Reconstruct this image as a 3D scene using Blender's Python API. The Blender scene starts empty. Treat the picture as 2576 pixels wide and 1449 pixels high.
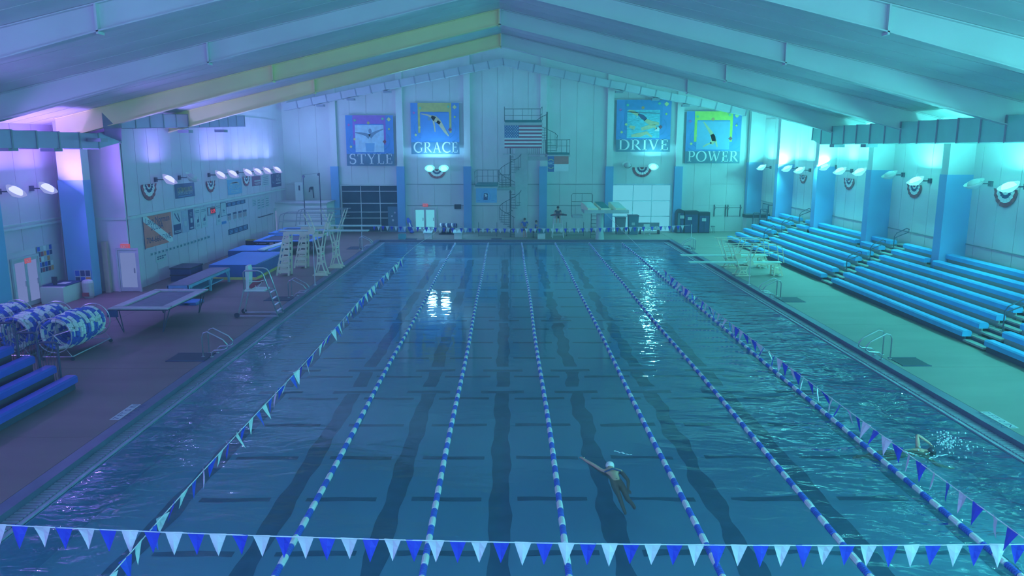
import bpy, math, random
from mathutils import Vector, Matrix, Euler
random.seed(7)
SC = bpy.context.scene
COL = SC.collection
PI = math.pi

# ------------------------------------------------------------------ camera
W, H, F = 2576.0, 1449.0, 1900.0
HC = 7.35                                   # camera height above the water (m)
PITCH = math.atan((H / 2 - 370.0) / F)
YAW = math.atan(11.0 * math.cos(PITCH) / F)
cam = bpy.data.cameras.new('camera')
cam.sensor_width = 36.0
cam.lens = F / W * 36.0
cam.clip_end = 500
camo = bpy.data.objects.new('camera', cam)
COL.objects.link(camo)
camo.location = (0, 0, HC)
camo.rotation_euler = (PI / 2 - PITCH, 0, -YAW)
SC.camera = camo
CM = Euler((PI / 2 - PITCH, 0, -YAW)).to_matrix()

# ------------------------------------------------------------------ world, exposure, large lights
SC.view_settings.view_transform = 'Standard'
SC.view_settings.look = 'None'
SC.view_settings.gamma = 1.0
SC.view_settings.use_curve_mapping = False
SC.view_settings.exposure = 0.28
SC.cycles.use_adaptive_sampling = True
SC.cycles.adaptive_threshold = 0.14
SC.cycles.adaptive_min_samples = 16
SC.cycles.max_bounces = 7
SC.cycles.diffuse_bounces = 4
SC.cycles.glossy_bounces = 3
SC.cycles.transparent_max_bounces = 8
SC.cycles.volume_bounces = 0
wd = bpy.data.worlds.new('world')
SC.world = wd
wd.use_nodes = True
wd.node_tree.nodes['Background'].inputs[0].default_value = (0.16, 0.45, 0.70, 1)
wd.node_tree.nodes['Background'].inputs[1].default_value = 0.55

VIOLET, BLUE, CYAN, TEAL = (0.20, 0.20, 1.0), (0.11, 0.42, 1.0), (0.08, 0.72, 1.0), (0.07, 0.95, 1.0)

def area(name, loc, target, sx, sy, color, power, spread=PI):
    l = bpy.data.lights.new(name, 'AREA')
    l.shape = 'RECTANGLE'
    l.size, l.size_y = sx, sy
    l.color = color
    l.energy = power
    l.spread = spread
    o = bpy.data.objects.new(name, l)
    COL.objects.link(o)
    o.location = loc
    d = Vector(target) - Vector(loc)
    o.rotation_euler = d.to_track_quat('-Z', 'Y').to_euler()
    return o

area('added_deck_fill', (17.5, 7, 9.0), (14.5, 30, 0), 4, 4, (.13, .98, .86), 1000)  # added fill light out of view, brightening the right deck
area('added_deck_fill', (17.5, -2, 9.0), (15.5, 18, 0), 4, 4, (.13, .98, .86), 380)  # second added fill, nearer the camera and also unseen

# ------------------------------------------------------------------ pixel -> place helpers (on real planes)
def ray(px, py):
    d = CM @ Vector(((px - W / 2) / F, -(py - H / 2) / F, -1.0))
    return d
def PZ(px, py, z):
    d = ray(px, py); t = (z - HC) / d.z
    return Vector((d.x * t, d.y * t, z))
def PY(px, py, y):
    d = ray(px, py); t = y / d.y
    return Vector((d.x * t, y, HC + d.z * t))
def PX(px, py, x):
    d = ray(px, py); t = x / d.x
    return Vector((x, d.y * t, HC + d.z * t))

# ------------------------------------------------------------------ materials
MATS = {}
def mat(name, rgb, rough=0.6, metal=0.0, var=0.10, scale=3.0, bump=0.0, bscale=40.0, spec=0.35, stretch=None):
    if name in MATS: return MATS[name]
    m = bpy.data.materials.new(name); m.use_nodes = True
    nt = m.node_tree; b = nt.nodes['Principled BSDF']
    b.inputs['Roughness'].default_value = rough
    b.inputs['Metallic'].default_value = metal
    b.inputs['Specular IOR Level'].default_value = spec
    tc = nt.nodes.new('ShaderNodeTexCoord')
    vec = tc.outputs['Object']
    if stretch:
        mp = nt.nodes.new('ShaderNodeMapping'); mp.inputs['Scale'].default_value = stretch
        nt.links.new(vec, mp.inputs['Vector']); vec = mp.outputs['Vector']
    n = nt.nodes.new('ShaderNodeTexNoise'); n.inputs['Scale'].default_value = scale; n.inputs['Detail'].default_value = 4
    nt.links.new(vec, n.inputs['Vector'])
    r = nt.nodes.new('ShaderNodeValToRGB')
    r.color_ramp.elements[0].position = 0.3; r.color_ramp.elements[1].position = 0.7
    r.color_ramp.elements[0].color = tuple(c * (1 - var) for c in rgb) + (1,)
    r.color_ramp.elements[1].color = tuple(min(1, c * (1 + var)) for c in rgb) + (1,)
    nt.links.new(n.outputs['Fac'], r.inputs['Fac'])
    nt.links.new(r.outputs['Color'], b.inputs['Base Color'])
    if bump:
        n2 = nt.nodes.new('ShaderNodeTexNoise'); n2.inputs['Scale'].default_value = bscale
        nt.links.new(vec, n2.inputs['Vector'])
        bp = nt.nodes.new('ShaderNodeBump'); bp.inputs['Strength'].default_value = bump; bp.inputs['Distance'].default_value = 0.02
        nt.links.new(n2.outputs['Fac'], bp.inputs['Height']); nt.links.new(bp.outputs['Normal'], b.inputs['Normal'])
    MATS[name] = m
    return m
def emit(name, rgb, strength, mix=None):
    if name in MATS: return MATS[name]
    m = bpy.data.materials.new(name); m.use_nodes = True
    nt = m.node_tree; nt.nodes.remove(nt.nodes['Principled BSDF'])
    e = nt.nodes.new('ShaderNodeEmission'); e.inputs[1].default_value = strength
    tc = nt.nodes.new('ShaderNodeTexCoord'); n = nt.nodes.new('ShaderNodeTexNoise'); n.inputs['Scale'].default_value = 1.2
    nt.links.new(tc.outputs['Object'], n.inputs['Vector'])
    r = nt.nodes.new('ShaderNodeValToRGB')
    r.color_ramp.elements[0].color = tuple(c * 0.9 for c in rgb) + (1,); r.color_ramp.elements[1].color = tuple(rgb) + (1,)
    nt.links.new(n.outputs['Fac'], r.inputs['Fac']); nt.links.new(r.outputs['Color'], e.inputs[0])
    nt.links.new(e.outputs[0], nt.nodes['Material Output'].inputs['Surface'])
    MATS[name] = m
    return m

WHITE = mat('white_wall_paint', (.74, .76, .76), .7, var=.05, scale=.6)
PANEL = mat('wall_panel_paint', (.70, .73, .74), .65, var=.06, scale=.5)
LILAC = mat('white_wall_violet_cast', (.74, .66, .76), .7, var=.05, scale=.6)  # white wall; violet light of the left side put into its colour
LILACP = mat('wall_panel_violet_cast', (.72, .62, .74), .65, var=.06, scale=.5)  # panel copy with the same violet light in its colour
DECKR = mat('concrete_deck_teal_cast', (.29, .30, .27), .55, var=.12, scale=.5, bump=.15, bscale=25, stretch=(.5, 1.6, 1))  # right copy of the deck, teal light put into its colour
CEIL = mat('ceiling_insulation_sheet', (.72, .75, .76), .7, var=.05, scale=.8, bump=.25, bscale=3.0)
STEEL = mat('painted_white_steel', (.66, .70, .72), .5, var=.05, scale=.6)
CREAMST = mat('yellowish_steel', (.92, .84, .44), .5, var=.06, scale=.5)  # yellowish tone for two of the left rafters
DECK = mat('concrete_deck_violet_cast', (.24, .18, .18), .55, var=.12, scale=.5, bump=.15, bscale=25, stretch=(.5, 1.6, 1))  # left copy of the deck, violet light put into its colour
COPE = mat('blue_grey_coping_tile', (.13, .15, .25), .4, var=.10, scale=2)
GRATE = mat('gutter_grating', (.27, .30, .40), .5, var=.06)
DARKGAP = mat('dark_gutter_channel', (.10, .12, .18), .6)
PADBLUE = mat('blue_column_pad', (.20, .45, .76), .45, var=.05, scale=.7)
POOLFL = mat('pool_plaster', (.40, .76, .99), .6, var=.03, scale=.35)
LANE = mat('dark_lane_tile', (.16, .36, .52), .5, var=.12, scale=2)
BENCH = mat('blue_bench_teal_cast', (.07, .47, .86), .4, var=.06)  # same seats as the left; teal light of the right side coloured in
BENCHL = mat('blue_bench_violet_cast', (.06, .11, .60), .4, var=.06)  # left copy of the seat blue, darker violet light coloured in
ALU = mat('aluminium_tread', (.34, .42, .40), .5, var=.10, scale=1.2, stretch=(1, .15, 1))
DARKFR = mat('dark_steel_frame', (.07, .09, .15), .5)
CHROME = mat('brushed_steel_tube', (.60, .64, .68), .3, metal=.7, var=.04)
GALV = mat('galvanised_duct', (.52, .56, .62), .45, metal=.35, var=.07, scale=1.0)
GALVL = mat('galvanised_duct_violet_cast', (.46, .40, .62), .45, metal=.2, var=.07, scale=1.0)  # left duct metal with the violet light tinted in
GALVR = mat('galvanised_duct_teal_cast', (.30, .86, .70), .45, metal=.2, var=.07, scale=1.0)  # right duct metal with the teal light tinted in
GALVD = mat('duct_seam', (.30, .34, .42), .5, metal=.3)
WPLAST = mat('white_plastic', (.80, .82, .82), .45, var=.03)
BPLAST = mat('blue_plastic', (.06, .14, .62), .45, var=.04)
CREAM = mat('cream_stand_paint', (.86, .85, .66), .5, var=.05)
BOARD = mat('springboard_surface', (.55, .76, .72), .5, var=.05)
BLACK = mat('black_rubber', (.06, .075, .11), .6, var=.08)
NAVY = mat('navy_vinyl', (.06, .10, .24), .5)
MATBLUE = mat('blue_vinyl_mat', (.10, .30, .74), .4, var=.05, scale=.7)
MATSIDE = mat('blue_vinyl_mat_side', (.07, .17, .46), .45)
YELLOW = mat('yellow_vinyl', (.78, .70, .22), .5)
LTBLUE = mat('light_blue_frame_paint', (.22, .48, .74), .5)
TREADL = mat('dark_tread', (.10, .09, .16), .6)
GREY = mat('grey_board_surface', (.22, .24, .30), .6)
GREYLT = mat('light_grey_vinyl', (.56, .56, .60), .5)
RED = mat('red_print', (.38, .09, .13), .5)
ORANGE = mat('orange_red_banner', (.85, .25, .20), .55, var=.12, scale=1.5)
PRINTW = mat('white_print', (.82, .84, .84), .6, var=.02)
PRINTK = mat('dark_navy_print', (.06, .09, .22), .6, var=.02)
PRINTB = mat('blue_print', (.10, .30, .68), .6, var=.06, scale=2)
PRINTLB = mat('light_blue_print', (.22, .48, .72), .6, var=.05)
PRINTGR = mat('pale_grey_print', (.58, .62, .66), .6, var=.04)
TEALM = mat('teal_platform_mat', (.05, .24, .26), .6)
CONC = mat('pale_concrete', (.55, .60, .60), .7, var=.06)
SKIN = mat('skin', (.66, .42, .32), .5, var=.06, scale=5)
DAY = emit('daylight_glass', (.15, .68, .88), .86)
DAYV = emit('daylight_door_glass', (.22, .30, .66), .66)
LAMPV = emit('lamp_glow_violet', (.42, .46, 1.0), 1.7)
LAMPT = emit('lamp_glow_teal', (.22, .86, .95), 2.4)
DISHV = emit('glowing_dish_violet', (.36, .42, .92), .75)
DISHT = emit('glowing_dish_teal', (.18, .80, .88), 1.3)
SEAM = mat('seam_backing', (.26, .30, .32), .8)
EXITR = emit('exit_sign_red', (.55, .10, .16), .7)
CLOCKR = emit('red_digits', (1.0, .10, .16), 1.0)

# ------------------------------------------------------------------ geometry helpers
ORG = {}
class MB:
    def __init__(s): s.v = []; s.f = []; s.mi = []; s.cur = 0
    def add(s, vs, fs):
        o = len(s.v); s.v += [Vector(p) for p in vs]
        for f in fs: s.f.append([i + o for i in f]); s.mi.append(s.cur)
        return s
    def box(s, x0, y0, z0, x1, y1, z1):
        vs = [(x, y, z) for z in (z0, z1) for y in (y0, y1) for x in (x0, x1)]
        return s.add(vs, [(0, 2, 3, 1), (4, 5, 7, 6), (0, 1, 5, 4), (2, 6, 7, 3), (0, 4, 6, 2), (1, 3, 7, 5)])
    def cbox(s, c, size, rot=None):
        hx, hy, hz = size[0] / 2, size[1] / 2, size[2] / 2
        vs = [Vector((x, y, z)) for z in (-hz, hz) for y in (-hy, hy) for x in (-hx, hx)]
        if rot is not None: vs = [rot @ p for p in vs]
        return s.add([p + Vector(c) for p in vs], [(0, 2, 3, 1), (4, 5, 7, 6), (0, 1, 5, 4), (2, 6, 7, 3), (0, 4, 6, 2), (1, 3, 7, 5)])
    def prism(s, poly, plane, a, b):
        def P(p, t):
            if plane == 'xz': return (p[0], t, p[1])
            if plane == 'yz': return (t, p[0], p[1])
            return (p[0], p[1], t)
        n = len(poly)
        vs = [P(p, a) for p in poly] + [P(p, b) for p in poly]
        return s.add(vs, [tuple(range(n))[::-1], tuple(range(n, 2 * n))] + [(i, (i + 1) % n, n + (i + 1) % n, n + i) for i in range(n)])
    def tube(s, pts, r, n=6, closed=False):
        pts = [Vector(p) for p in pts]; m = len(pts); rings = []
        for i, p in enumerate(pts):
            if closed: d = pts[(i + 1) % m] - pts[i - 1]
            else: d = pts[min(i + 1, m - 1)] - pts[max(i - 1, 0)]
            if d.length < 1e-9: d = Vector((0, 0, 1))
            d.normalize()
            up = Vector((0, 0, 1)) if abs(d.z) < .95 else Vector((0, 1, 0))
            a = d.cross(up).normalized(); b = d.cross(a)
            rr = r[i] if isinstance(r, (list, tuple)) else r
            rings.append([p + a * rr * math.cos(2 * PI * k / n) + b * rr * math.sin(2 * PI * k / n) for k in range(n)])
        vs = [p for R_ in rings for p in R_]; fs = []
        for i in range(m if closed else m - 1):
            j = (i + 1) % m
            for k in range(n):
                fs.append((i * n + k, i * n + (k + 1) % n, j * n + (k + 1) % n, j * n + k))
        if not closed: fs += [tuple(range(n))[::-1], tuple(range((m - 1) * n, m * n))]
        return s.add(vs, fs)
    def lathe(s, prof, c, n=16, axis='z', cap=True):
        c = Vector(c); vs = []
        for (r, h) in prof:
            for k in range(n):
                a = 2 * PI * k / n
                q = {'z': (r * math.cos(a), r * math.sin(a), h), 'y': (r * math.cos(a), h, r * math.sin(a)), 'x': (h, r * math.cos(a), r * math.sin(a))}[axis]
                vs.append(c + Vector(q))
        m = len(prof); fs = []
        for i in range(m - 1):
            for k in range(n): fs.append((i * n + k, i * n + (k + 1) % n, (i + 1) * n + (k + 1) % n, (i + 1) * n + k))
        if cap: fs += [tuple(range(n))[::-1], tuple(range((m - 1) * n, m * n))]
        return s.add(vs, fs)
    def sphere(s, c, r, nu=12, nv=8, sc=(1, 1, 1)):
        c = Vector(c)
        vs = [c + Vector((0, 0, -r * sc[2]))]
        for j in range(1, nv):
            t = -PI / 2 + PI * j / nv
            for k in range(nu):
                a = 2 * PI * k / nu
                vs.append(c + Vector((r * sc[0] * math.cos(t) * math.cos(a), r * sc[1] * math.cos(t) * math.sin(a), r * sc[2] * math.sin(t))))
        vs.append(c + Vector((0, 0, r * sc[2])))
        fs = [(0, 1 + (k + 1) % nu, 1 + k) for k in range(nu)]
        for j in range(nv - 2):
            for k in range(nu):
                a = 1 + j * nu; fs.append((a + k, a + (k + 1) % nu, a + nu + (k + 1) % nu, a + nu + k))
        L = len(vs) - 1; a = 1 + (nv - 2) * nu
        fs += [(a + k, a + (k + 1) % nu, L) for k in range(nu)]
        return s.add(vs, fs)
    def poly(s, pts): return s.add(pts, [tuple(range(len(pts)))])
    def mesh(s, name, m, org=(0, 0, 0), smooth=False):
        me = bpy.data.meshes.new(name); o = Vector(org)
        me.from_pydata([p - o for p in s.v], [], s.f)
        ms = m if isinstance(m, (list, tuple)) else [m]
        for q in ms: me.materials.append(q)
        if len(ms) > 1: me.polygons.foreach_set('material_index', s.mi)
        if smooth: me.polygons.foreach_set('use_smooth', [True] * len(s.f))
        me.update(); return me
    def build(s, name, m, parent=None, smooth=False, org=None):
        o = Vector(org) if org is not None else (ORG.get(parent.name, Vector((0, 0, 0))) if parent else Vector((0, 0, 0)))
        ob = link(name, s.mesh(name, m, o, smooth), parent)
        ORG[ob.name] = o.copy() if isinstance(o, Vector) else Vector(o)
        if not parent: ob.location = o
        return ob
def link(name, data, parent=None, loc=(0, 0, 0), rot=(0, 0, 0)):
    ob = bpy.data.objects.new(name, data); COL.objects.link(ob)
    if parent: ob.parent = parent
    ob.location = loc; ob.rotation_euler = rot
    return ob
def tag(o, label=None, cat=None, group=None, kind=None):
    if label: o['label'] = label
    if cat: o['category'] = cat
    if group: o['group'] = group
    if kind: o['kind'] = kind
    return o
def thing(name, label, cat, loc, group=None):
    o = bpy.data.objects.new(name, None); COL.objects.link(o)
    o.empty_display_size = .2
    o.location = loc; ORG[o.name] = Vector(loc)
    return tag(o, label, cat, group)
KIDS = None
def copy_tree(o, loc=None, label=None, parent=None):
    c = o.copy(); COL.objects.link(c)
    if parent: c.parent = parent
    if loc is not None: c.location = loc; ORG[c.name] = Vector(loc)
    if label: c['label'] = label
    for ch in [x for x in COL.objects if x.parent == o]: copy_tree(ch, parent=c)
    return c
def struct(o, label=None, cat=None): return tag(o, label, cat, kind='structure')
def textmesh(txt, size, m, name='lettering', parent=None, org=None, O=(0, 0, 0), X=(1, 0, 0), Y=(0, 0, 1), width=None, align='CENTER'):
    cu = bpy.data.curves.new('t', 'FONT'); cu.body = txt; cu.size = size; cu.align_x = align; cu.resolution_u = 2
    to = bpy.data.objects.new('t', cu); COL.objects.link(to)
    bpy.context.view_layer.update()
    me0 = bpy.data.meshes.new_from_object(to.evaluated_get(bpy.context.evaluated_depsgraph_get()))
    vs = [v.co.copy() for v in me0.vertices]; fs = [tuple(p.vertices) for p in me0.polygons]
    bpy.data.objects.remove(to); bpy.data.curves.remove(cu); bpy.data.meshes.remove(me0)
    if not vs: return None
    if width:
        xs = [v.x for v in vs]; k = width / (max(xs) - min(xs)); mid = (max(xs) + min(xs)) / 2
        for v in vs: v.x = (v.x - mid) * k
    O, X, Y = Vector(O), Vector(X).normalized(), Vector(Y).normalized()
    b = MB(); b.add([O + X * v.x + Y * v.y for v in vs], fs)
    return b.build(name, m, parent)
# ================================================================== SETTING
ZD = 0.20                                    # deck level above water
XL, XR, YN, YF = -9.6, 12.2, 4.5, 58.6        # water rectangle
XWL, XWN, XWR, YW = -18.9, -21.9, 21.45, 64.8  # left wall, near left wall, right wall, far wall
RX = -0.35                                   # ridge
def zroof(x): return 13.45 - .235 * abs(x - RX)
def zend(x): return 14.75 - .195 * abs(x - RX)
YT = 44.3                                    # low roof ends, tall roof begins

# floor: slabs round the pool
fl = struct(MB().box(-24, -6, -.6, XL - .75, 66, ZD - .06).box(XR + .75, -6, -.6, 24, 66, ZD - .06)
     .box(XL - .75, YF + .55, -.6, XR + .75, 66, ZD - .06).box(XL - .75, -6, -.6, XR + .75, YN - .6, ZD - .06).build('floor', DECK),
     'pale concrete pool deck around the water', 'floor')
def slab(x0, y0, x1, y1): MB().box(x0 + .008, y0 + .008, ZD - .06, x1 - .008, y1 - .008, ZD).build('slab', DECK if x1 <= 0 else DECKR, fl)
ys = [-6, 0, 6, 12, 18, 24, 30, 36, 42, 48, 54, YF + .55]
for a, b in zip(ys, ys[1:]):
    slab(-24, a, -16.5, b); slab(-16.5, a, XL - .75, b); slab(XR + .75, a, 17.0, b); slab(17.0, a, 24, b)
xs = [-24, -16.5, XL - .75, -4, 1.5, 7, XR + .75, 17, 24]
for a, b in zip(xs, xs[1:]): slab(a, YF + .55, b, 62); slab(a, 62, b, 66)
# coping and gutter ring
cp = struct(MB().box(XL - .75, YN - .6, -.5, XL - .42, YF + .55, ZD - .004).box(XR + .42, YN - .6, -.5, XR + .75, YF + .55, ZD - .004)
     .box(XL - .42, YF + .22, -.5, XR + .42, YF + .55, ZD - .004).build('trim_1', COPE), 'blue grey tile coping along the pool edge', 'coping')
gu = struct(MB().box(XL - .42, YN, -1.4, XL - .1, YF + .22, .02).box(XR + .1, YN, -1.4, XR + .42, YF + .22, .02)
     .box(XL - .1, YF + .06, -1.4, XR + .1, YF + .22, .02).build('trim_2', DARKGAP), 'overflow gutter around the pool', 'gutter')
MB().box(XL - .1, YN, -1.4, XL, YF + .06, .035).box(XR, YN, -1.4, XR + .1, YF + .06, .035).box(XL, YF, -1.4, XR, YF + .06, .035).build('gutter_lip', mat('gutter_lip_tile', (.30, .34, .46), .4), gu)
g = MB()
y = YN
while y < YF:
    for x0 in (XL - .41, XR + .11): g.box(x0, y, .02, x0 + .30, y + .075, .06)
    y += .125
x = XL
while x < XR:
    g.box(x, YF + .07, .02, x + .09, YF + .21, .06); x += .125
tag(g.build('gutter_grating', GRATE, gu), kind='stuff')
# pool shell, markings
ZB = -1.09
pf = struct(MB().box(XL - .1, YN, ZB - .2, XR + .1, YF, ZB).build('floor_pool', POOLFL), 'pale blue pool bottom under the water', 'pool floor')
MB().box(XL - .1, YN - .1, ZB, XR + .1, YN, .03).build('pool_wall', POOLFL, pf)
MB().box(XL, YN, ZB, XL + .02, YF, -.02).build('pool_wall', POOLFL, pf); MB().box(XR - .02, YN, ZB, XR, YF, -.02).build('pool_wall', POOLFL, pf); MB().box(XL + .02, YF - .02, ZB, XR - .02, YF, -.02).build('pool_wall', POOLFL, pf)
LX = [-7.93, -5.35, -2.77, -.19, 2.39, 4.97, 7.55, 10.13]
rnd = random.Random(3)
def wavy(x, y0, y1, w, amp, axis='y'):
    n = max(2, int(abs(y1 - y0) / .35)); ph = rnd.random() * 6; L, R = [], []
    for i in range(n + 1):
        t = y0 + (y1 - y0) * i / n
        a = amp * (math.sin(t * 1.7 + ph) + .6 * math.sin(t * 4.1 + 2 * ph)) ; b = amp * (math.sin(t * 1.9 + ph + .5) + .6 * math.sin(t * 4.6 + ph))
        L.append((x - w / 2 + a, t)); R.append((x + w / 2 + b, t))
    pts = [(p if axis == 'y' else (p[1], p[0])) for p in L + R[::-1]]
    m = MB(); z = ZB + .006
    nL = len(L)
    for i in range(nL - 1):
        q = [L[i], L[i + 1], R[i + 1], R[i]]
        if axis == 'x': q = [(p[1], p[0]) for p in q]
        m.poly([(p[0], p[1], z) for p in q])
    return m
for i, x in enumerate(LX):
    amp = .035 if i not in (4, 5) else .07
    for (a, b) in ((5, 25.2), (25.95, 27.75), (28.45, 35.9), (36.6, 44), (45, 57)):
        wavy(x, a, b, .48, amp).build('lane_line', LANE, pf)
    for t in (25.35, 27.95, 36.4): wavy(t, x - .75, x + .75, .26, .03, 'x').build('lane_line_end', LANE, pf)
for k in range(20):
    yy = 14.66 + 2.5 * (k - 1)
    if yy < 5 or yy > 57: continue
    for x in [-6.64, -4.06, -1.5, 1.08, 3.7, 6.3, 8.9]:
        wavy(yy, x - .85, x + .85, .20, .025 if x < 3 else .05, 'x').build('cross_mark', LANE, pf)

# water
def water_mat():
    m = bpy.data.materials.new('pool_water'); m.use_nodes = True; nt = m.node_tree
    nt.nodes.remove(nt.nodes['Principled BSDF'])
    tc = nt.nodes.new('ShaderNodeTexCoord')
    mp = nt.nodes.new('ShaderNodeMapping'); mp.inputs['Scale'].default_value = (.55, 1.0, 1); mp.inputs['Rotation'].default_value = (0, 0, .35)
    nt.links.new(tc.outputs['Object'], mp.inputs['Vector'])
    n1 = nt.nodes.new('ShaderNodeTexNoise'); n1.inputs['Scale'].default_value = 1.1; n1.inputs['Detail'].default_value = 3; n1.inputs['Distortion'].default_value = .6
    n2 = nt.nodes.new('ShaderNodeTexNoise'); n2.inputs['Scale'].default_value = .22; n2.inputs['Detail'].default_value = 2
    n3 = nt.nodes.new('ShaderNodeTexNoise'); n3.inputs['Scale'].default_value = 3.2; n3.inputs['Detail'].default_value = 2
    for n in (n1, n2, n3): nt.links.new(mp.outputs['Vector'], n.inputs['Vector'])
    # livelier water outside the middle lanes: amplitude follows the place in the pool
    sx = nt.nodes.new('ShaderNodeSeparateXYZ'); nt.links.new(tc.outputs['Object'], sx.inputs[0])
    r1 = nt.nodes.new('ShaderNodeMapRange'); r1.inputs[1].default_value = 3.5; r1.inputs[2].default_value = 9.5; r1.inputs[3].default_value = 0; r1.inputs[4].default_value = 1.8
    nt.links.new(sx.outputs['X'], r1.inputs[0])
    r2 = nt.nodes.new('ShaderNodeMapRange'); r2.inputs[1].default_value = -4.5; r2.inputs[2].default_value = -7.0; r2.inputs[3].default_value = 0; r2.inputs[4].default_value = .8
    nt.links.new(sx.outputs['X'], r2.inputs[0])
    ad = nt.nodes.new('ShaderNodeMath'); ad.operation = 'ADD'
    nt.links.new(r1.outputs[0], ad.inputs[0]); nt.links.new(r2.outputs[0], ad.inputs[1])
    sc = nt.nodes.new('ShaderNodeMath'); sc.operation = 'MULTIPLY_ADD'; sc.inputs[1].default_value = .11; sc.inputs[2].default_value = .012
    nt.links.new(ad.outputs[0], sc.inputs[0])
    mx = nt.nodes.new('ShaderNodeMath'); mx.operation = 'MULTIPLY_ADD'; mx.inputs[1].default_value = .30
    nt.links.new(n3.outputs['Fac'], mx.inputs[0]); nt.links.new(n1.outputs['Fac'], mx.inputs[2])
    m2 = nt.nodes.new('ShaderNodeMath'); m2.operation = 'MULTIPLY_ADD'; m2.inputs[1].default_value = 1.2
    nt.links.new(n2.outputs['Fac'], m2.inputs[0]); nt.links.new(mx.outputs[0], m2.inputs[2])
    bp = nt.nodes.new('ShaderNodeBump'); bp.inputs['Strength'].default_value = 1.0
    nt.links.new(m2.outputs[0], bp.inputs['Height']); nt.links.new(sc.outputs[0], bp.inputs['Distance'])
    fr = nt.nodes.new('ShaderNodeFresnel'); fr.inputs[0].default_value = 1.33; nt.links.new(bp.outputs[0], fr.inputs['Normal'])
    gl = nt.nodes.new('ShaderNodeBsdfGlossy'); gl.inputs['Roughness'].default_value = .03; gl.inputs[0].default_value = (1, 1, 1, 1)
    nt.links.new(bp.outputs[0], gl.inputs['Normal'])
    tr = nt.nodes.new('ShaderNodeBsdfTransparent'); tr.inputs[0].default_value = (.88, .99, 1, 1)
    mi = nt.nodes.new('ShaderNodeMixShader')
    nt.links.new(fr.outputs[0], mi.inputs[0]); nt.links.new(tr.outputs[0], mi.inputs[1]); nt.links.new(gl.outputs[0], mi.inputs[2])
    nt.links.new(mi.outputs[0], nt.nodes['Material Output'].inputs['Surface'])
    return m
WATER = water_mat()
wt = MB(); wt.poly([(XL, YN, 0), (XR, YN, 0), (XR, YF, 0), (XL, YF, 0)])
struct(wt.build('water', WATER), 'rippled pool water between the tiled edges', 'water')

# ceiling: strips of sheeting from eave to ridge, low roof then tall roof
ce = struct(MB().prism([(-24, zroof(-24) + .12), (RX, 13.57), (24, zroof(24) + .12), (24, zroof(24) + .3), (RX, 13.8), (-24, zroof(-24) + .3)], 'xz', -6, YT).build('ceiling', SEAM),
            'white sheeted pitched ceiling over the pool hall', 'ceiling')
y = -5.0
while y < YT - .2:
    y1 = min(y + 1.22, YT)
    for sgn in (-1, 1):
        xe = RX + sgn * 22.6
        bm_ = MB(); a0, a1 = y + .025, y1 - .025
        bm_.prism([(RX, 13.45), (xe, zroof(xe)), (xe, zroof(xe) + .06), (RX, 13.51)] if sgn < 0 else [(RX, 13.45), (RX, 13.51), (xe, zroof(xe) + .06), (xe, zroof(xe))], 'xz', a0, a1)
        bm_.build('ceiling_panel', CEIL, ce)
    y = y1
t2 = struct(MB().prism([(-24, 12.2), (RX, 16.4), (24, 12.2), (24, 12.5), (RX, 16.7), (-24, 12.5)], 'xz', YT, 66)
     .prism([(-24, 8.2), (RX, 13.4), (24, 8.2), (24, 12.5), (RX, 16.7), (-24, 12.5)], 'xz', YT - .1, YT).build('ceiling_tower', CEIL), 'taller white ceiling over the diving end', 'ceiling')

# roof frames (tapered I-beams)
def roof_frame(yc, label, ml, mr):
    root = struct(thing('roof_frame', label, 'roof beam', (RX, yc, 8)))
    for sgn, mm, nm in ((-1, ml, 'left'), (1, mr, 'right')):
        xj, xk = 10.3, 20.4
        top = [(0, 13.44), (xj, 13.44 - .235 * xj), (xk, 13.44 - .235 * xk)]
        bot = [(0, 12.75), (xj, 12.75 - .238 * xj), (xk, 12.75 - .238 * xj - .262 * (xk - xj))]
        T = [(RX + sgn * a, b) for a, b in top]; B = [(RX + sgn * a, b) for a, b in bot]
        m = MB()
        for i in (0, 1):
            m.prism([B[i], B[i + 1], T[i + 1], T[i]], 'xz', yc - .015, yc + .015)
            lo = [B[i], B[i + 1], (B[i + 1][0], B[i + 1][1] + .035), (B[i][0], B[i][1] + .035)]
            m.prism(lo, 'xz', yc - .16, yc + .16)
            hi = [T[i], T[i + 1], (T[i + 1][0], T[i + 1][1] - .03), (T[i][0], T[i][1] - .03)]
            m.prism(hi, 'xz', yc - .14, yc + .14)
        r = m.build('rafter', mm, root)
        for xs_ in (.03, xj):
            zb = 12.75 - .238 * xs_; zt = 13.44 - .235 * xs_; xx = RX + sgn * xs_
            MB().box(xx - .03, yc - .16, zb - .06, xx + .03, yc + .16, zt - .01).build('splice_plate', mm, r)
    return root
roof_frame(6.1, 'white roof frame nearest above the camera', STEEL, STEEL)
roof_frame(13.4, 'white roof frame out of view before the first visible one', STEEL, STEEL)
roof_frame(20.7, 'white tapered roof beam nearest the camera across the top corners', STEEL, STEEL)
roof_frame(28.1, 'white tapered roof beam, second from the camera', STEEL, STEEL)
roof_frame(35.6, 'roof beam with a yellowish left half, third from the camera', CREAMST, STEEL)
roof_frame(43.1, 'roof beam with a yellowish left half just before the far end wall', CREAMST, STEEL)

# walls
def wall_panels(parent, mk, u0, u1, zt, step, tiers, skip=(), pm=None):
    u = u0
    while u < u1 - .05:
        b = min(u + step, u1)
        for (za, zb) in tiers:
            if any(not (b <= s[0] + .01 or u >= s[1] - .01 or zb <= s[2] + .01 or za >= s[3] - .01) for s in skip):
                continue
            mk(u + .02, b - .02, za + .008, zb - .008, zt).build('wall_panel', pm or PANEL, parent)
        u = b
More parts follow.
